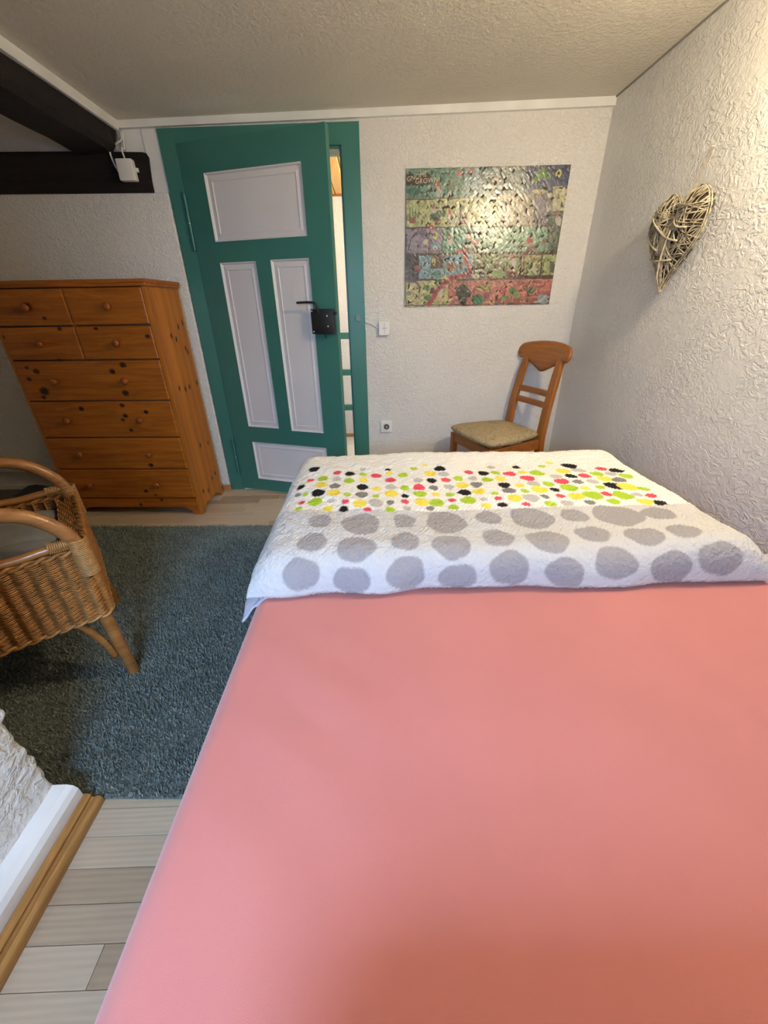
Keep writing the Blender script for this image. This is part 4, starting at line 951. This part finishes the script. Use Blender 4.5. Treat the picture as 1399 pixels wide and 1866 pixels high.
E_(1143, 400, 16, 34, (214, 200, 160)); E_(1143, 388, 8, 14, (50, 44, 44)); T_([(1212, 340), (1225, 280), (1236, 340)], (120, 112, 80)); T_([(1238, 405), (1248, 350), (1260, 405)], (60, 56, 60))
E_(298, 612, 18, 30, (222, 212, 104)); E_(298, 608, 6, 10, (40, 60, 70)); E_(302, 690, 30, 26, (86, 156, 186)); E_(298, 705, 18, 14, (214, 216, 206)); E_(298, 708, 8, 6, (50, 60, 60))
E_(225, 665, 26, 14, (214, 196, 140), -.8); E_(215, 600, 30, 30, (112, 104, 132)); Ln([(100, 720), (120, 640), (180, 570)], 8, (70, 60, 62)); E_(455, 670, 14, 18, (32, 70, 76)); E_(595, 660, 30, 18, (204, 72, 104)); E_(560, 610, 24, 36, (168, 120, 100)); E_(560, 710, 70, 26, (88, 92, 84))
for p_ in ([(470, 730), (520, 740), (528, 800), (565, 850), (560, 910), (420, 930), (330, 1010), (250, 1130)],): Ln(p_, 34, (188, 52, 62)); Ln(p_, 6, (150, 40, 52))
T_([(270, 765), (365, 765), (362, 860), (262, 862)], (104, 76, 50)); E_(290, 808, 16, 28, (220, 212, 110)); Ln([(290, 780), (290, 836)], 4, (90, 70, 48)); Ln([(200, 775), (250, 800), (190, 860), (260, 890)], 10, (140, 126, 106))
E_(160, 858, 20, 18, (200, 62, 66)); Ln([(130, 960), (120, 900), (155, 850)], 10, (112, 84, 70)); Ln([(90, 965), (150, 960), (185, 1000), (180, 1040)], 14, (112, 96, 84))
E_(418, 850, 34, 40, (156, 112, 80)); E_(418, 832, 10, 12, (90, 60, 46)); E_(492, 840, 18, 34, (108, 92, 70)); E_(310, 905, 28, 30, (70, 140, 116)); T_([(340, 945), (372, 905), (405, 945)], (200, 196, 110)); E_(530, 870, 16, 18, (56, 116, 124))
T_([(600, 800), (680, 800), (670, 930), (640, 930), (615, 860)], (66, 66, 70)); T_([(632, 830), (655, 820), (668, 860), (648, 868)], (196, 182, 110)); T_([(582, 905), (630, 905), (626, 935), (586, 935)], (204, 190, 150)); E_(760, 830, 18, 30, (116, 78, 60)); Ln([(690, 900), (760, 800)], 8, (96, 100, 70))
for x, y in ((770, 890), (790, 905), (740, 900)): E_(x, y, 22, 18, (132, 166, 82))
T_([(700, 935), (712, 870), (735, 935)], (150, 86, 60)); T_([(830, 880), (920, 880), (910, 930), (835, 930)], (128, 78, 60)); Ln([(840, 880), (910, 886)], 14, (190, 92, 96))
E_(1005, 655, 26, 24, (206, 52, 56)); Ln([(960, 930), (965, 780), (1000, 700), (1060, 700), (1080, 670)], 14, (150, 66, 60)); Ln([(1000, 710), (1045, 740), (1060, 780), (1030, 800), (1015, 775)], 13, (160, 84, 70)); Ln([(1000, 700), (930, 690)], 10, (150, 70, 62)); E_(1112, 665, 18, 34, (104, 160, 130)); E_(1112, 665, 9, 22, (160, 80, 80))
E_(1015, 850, 12, 26, (40, 44, 36), .5); E_(1040, 880, 36, 22, (188, 192, 150)); E_(1175, 850, 22, 44, (96, 104, 90)); E_(1185, 640, 32, 34, (112, 128, 92))
T_([(430, 1050), (505, 965), (590, 1050), (570, 1062), (556, 1130), (445, 1130), (448, 1060)], (66, 76, 60)); E_(505, 1090, 34, 46, (36, 40, 34)); Ln([(475, 1110), (510, 1085), (525, 1080)], 8, (150, 156, 112)); T_([(420, 1052), (505, 962), (596, 1052), (580, 1056), (505, 982), (436, 1056)], (92, 100, 84))
for x, y, r, c in ((615, 1095, 44, (44, 130, 76)), (240, 1005, 26, (96, 146, 60)), (320, 970, 26, (104, 146, 64)), (245, 1080, 28, (88, 136, 60)), (100, 1050, 20, (130, 150, 90)), (640, 1005, 30, (160, 150, 70)), (690, 1000, 36, (170, 140, 66)), (805, 1030, 28, (196, 66, 70)), (820, 1080, 28, (106, 150, 70)), (880, 1030, 30, (96, 140, 70)), (905, 1060, 24, (120, 156, 80)), (680, 1065, 26, (140, 66, 76)), (1140, 1000, 22, (220, 110, 70)), (760, 1118, 24, (76, 98, 128)), (1150, 1055, 14, (180, 46, 56)), (720, 1110, 26, (208, 150, 90))): E_(x, y, r, r*.85, c)
for k in range(7): T_([(1000+k*2, 1045), (1016+k*2, 1045), (965+k*18, 965+abs(k-3)*12)], (62, 122, 72))
for x in (770, 850, 910, 1005, 1060): T_([(x-28, 1080), (x+28, 1078), (x+20, 1122), (x-20, 1122)], (164, 88, 58))
Ln([(1070, 1040), (1080, 1000), (1110, 990), (1120, 960)], 8, (164, 60, 70)); E_(1110, 1090, 44, 34, (150, 166, 166)); Ln([(1040, 1112), (1090, 1105), (1130, 1070)], 8, (196, 206, 206)); E_(280, 1030, 20, 26, (130, 62, 56)); Ln([(350, 1100), (370, 1080), (400, 1110), (420, 1090)], 16, (210, 204, 120))
# cut of the pieces: grooves, and every piece tilted a hair
pw_, ph_ = (jx1-jx0)/38, (zTL-zBL)/27
cx_ = U*38+.22*np.sin(Vv*27*2*math.pi); cy_ = Vv*27+.22*np.sin(U*38*2*math.pi)
ix, iy = np.floor(cx_).astype(int) % 64, np.floor(cy_).astype(int) % 64; fx, fy = cx_-np.floor(cx_), cy_-np.floor(cy_)
TX, TY = rng.normal(0, 1, (64, 64)), rng.normal(0, 1, (64, 64))
hgt = .00012*(1-((2*fx-1)**8))*(1-((2*fy-1)**8))+.00055*(TX[ix, iy]*(U*38-np.floor(cx_)-.5)+TY[ix, iy]*(Vv*27-np.floor(cy_)-.5))
gro = np.clip(1-np.minimum(np.minimum(fx, 1-fx)*pw_, np.minimum(fy, 1-fy)*ph_)/.0016, 0, 1)
img *= (1-.16*gro)[..., None]; img = img*.70+.30*img.mean(-1, keepdims=True); img *= .85
hl_ = 1/1.0
ctrj = np.array([(jx0+jx1)/2, W-.001, (zTL+zBL)/2])
pic = thing('jigsaw_picture', tuple(ctrj), label='colourful garden jigsaw puzzle mounted on the white wall', cat='picture')
Vj = np.stack([JX, W-.007-hgt, JZ], -1).reshape(-1, 3)-ctrj
idx = np.arange(NXJ*NYJ).reshape(NYJ, NXJ); Fj = np.stack([idx[:-1, :-1], idx[1:, :-1], idx[1:, 1:], idx[:-1, 1:]], -1).reshape(-1, 4)
po = np_mesh('puzzle', Vj, Fj, print_mat('glossy_printed_card', .27, .8), pic, True)
cat_ = po.data.color_attributes.new('print', 'FLOAT_COLOR', 'POINT'); C4 = np.ones((len(Vj), 4), np.float32); C4[:, :3] = np.clip(img*.92, 0.004, .9).reshape(-1, 3); cat_.data.foreach_set('color', C4.ravel())
v4 = [(jx0-ctrj[0], zTL-ctrj[2]), (jx1-ctrj[0], zTR-ctrj[2]), (jx1-ctrj[0], zBR-ctrj[2]), (jx0-ctrj[0], zBL-ctrj[2])]
MB().prism([(a, b_) for a, b_ in v4], -.0058, -.0005).build('backing_board', paint('dark_board_edge', L((70, 62, 52)), .8), pic)
def lettering(txt, sx0, sy0, size, rot):
    cu_ = bpy.data.curves.new('lettering', 'FONT'); cu_.body = txt; cu_.size = size; cu_.extrude = .0002; cu_.space_character = 1.05; cu_.shear = .15
    ob = bpy.data.objects.new('tmp', cu_); COL.objects.link(ob); dg = bpy.context.evaluated_depsgraph_get(); me = bpy.data.meshes.new_from_object(ob.evaluated_get(dg)); bpy.data.objects.remove(ob)
    me.name = 'lettering'; o = link('lettering', me, paint('cream_lettering', L((206, 196, 170)), .4), pic)
    q = at(720+sx0*SCJ, 280+sy0*SCJ, y=W-.0095); o.location = Vector(q-ctrj); o.rotation_euler = (math.pi/2, rot, 0)
lettering('GNOME', 88, 212, .030, -.22); lettering('GROWN', 148, 226, .031, -.05)
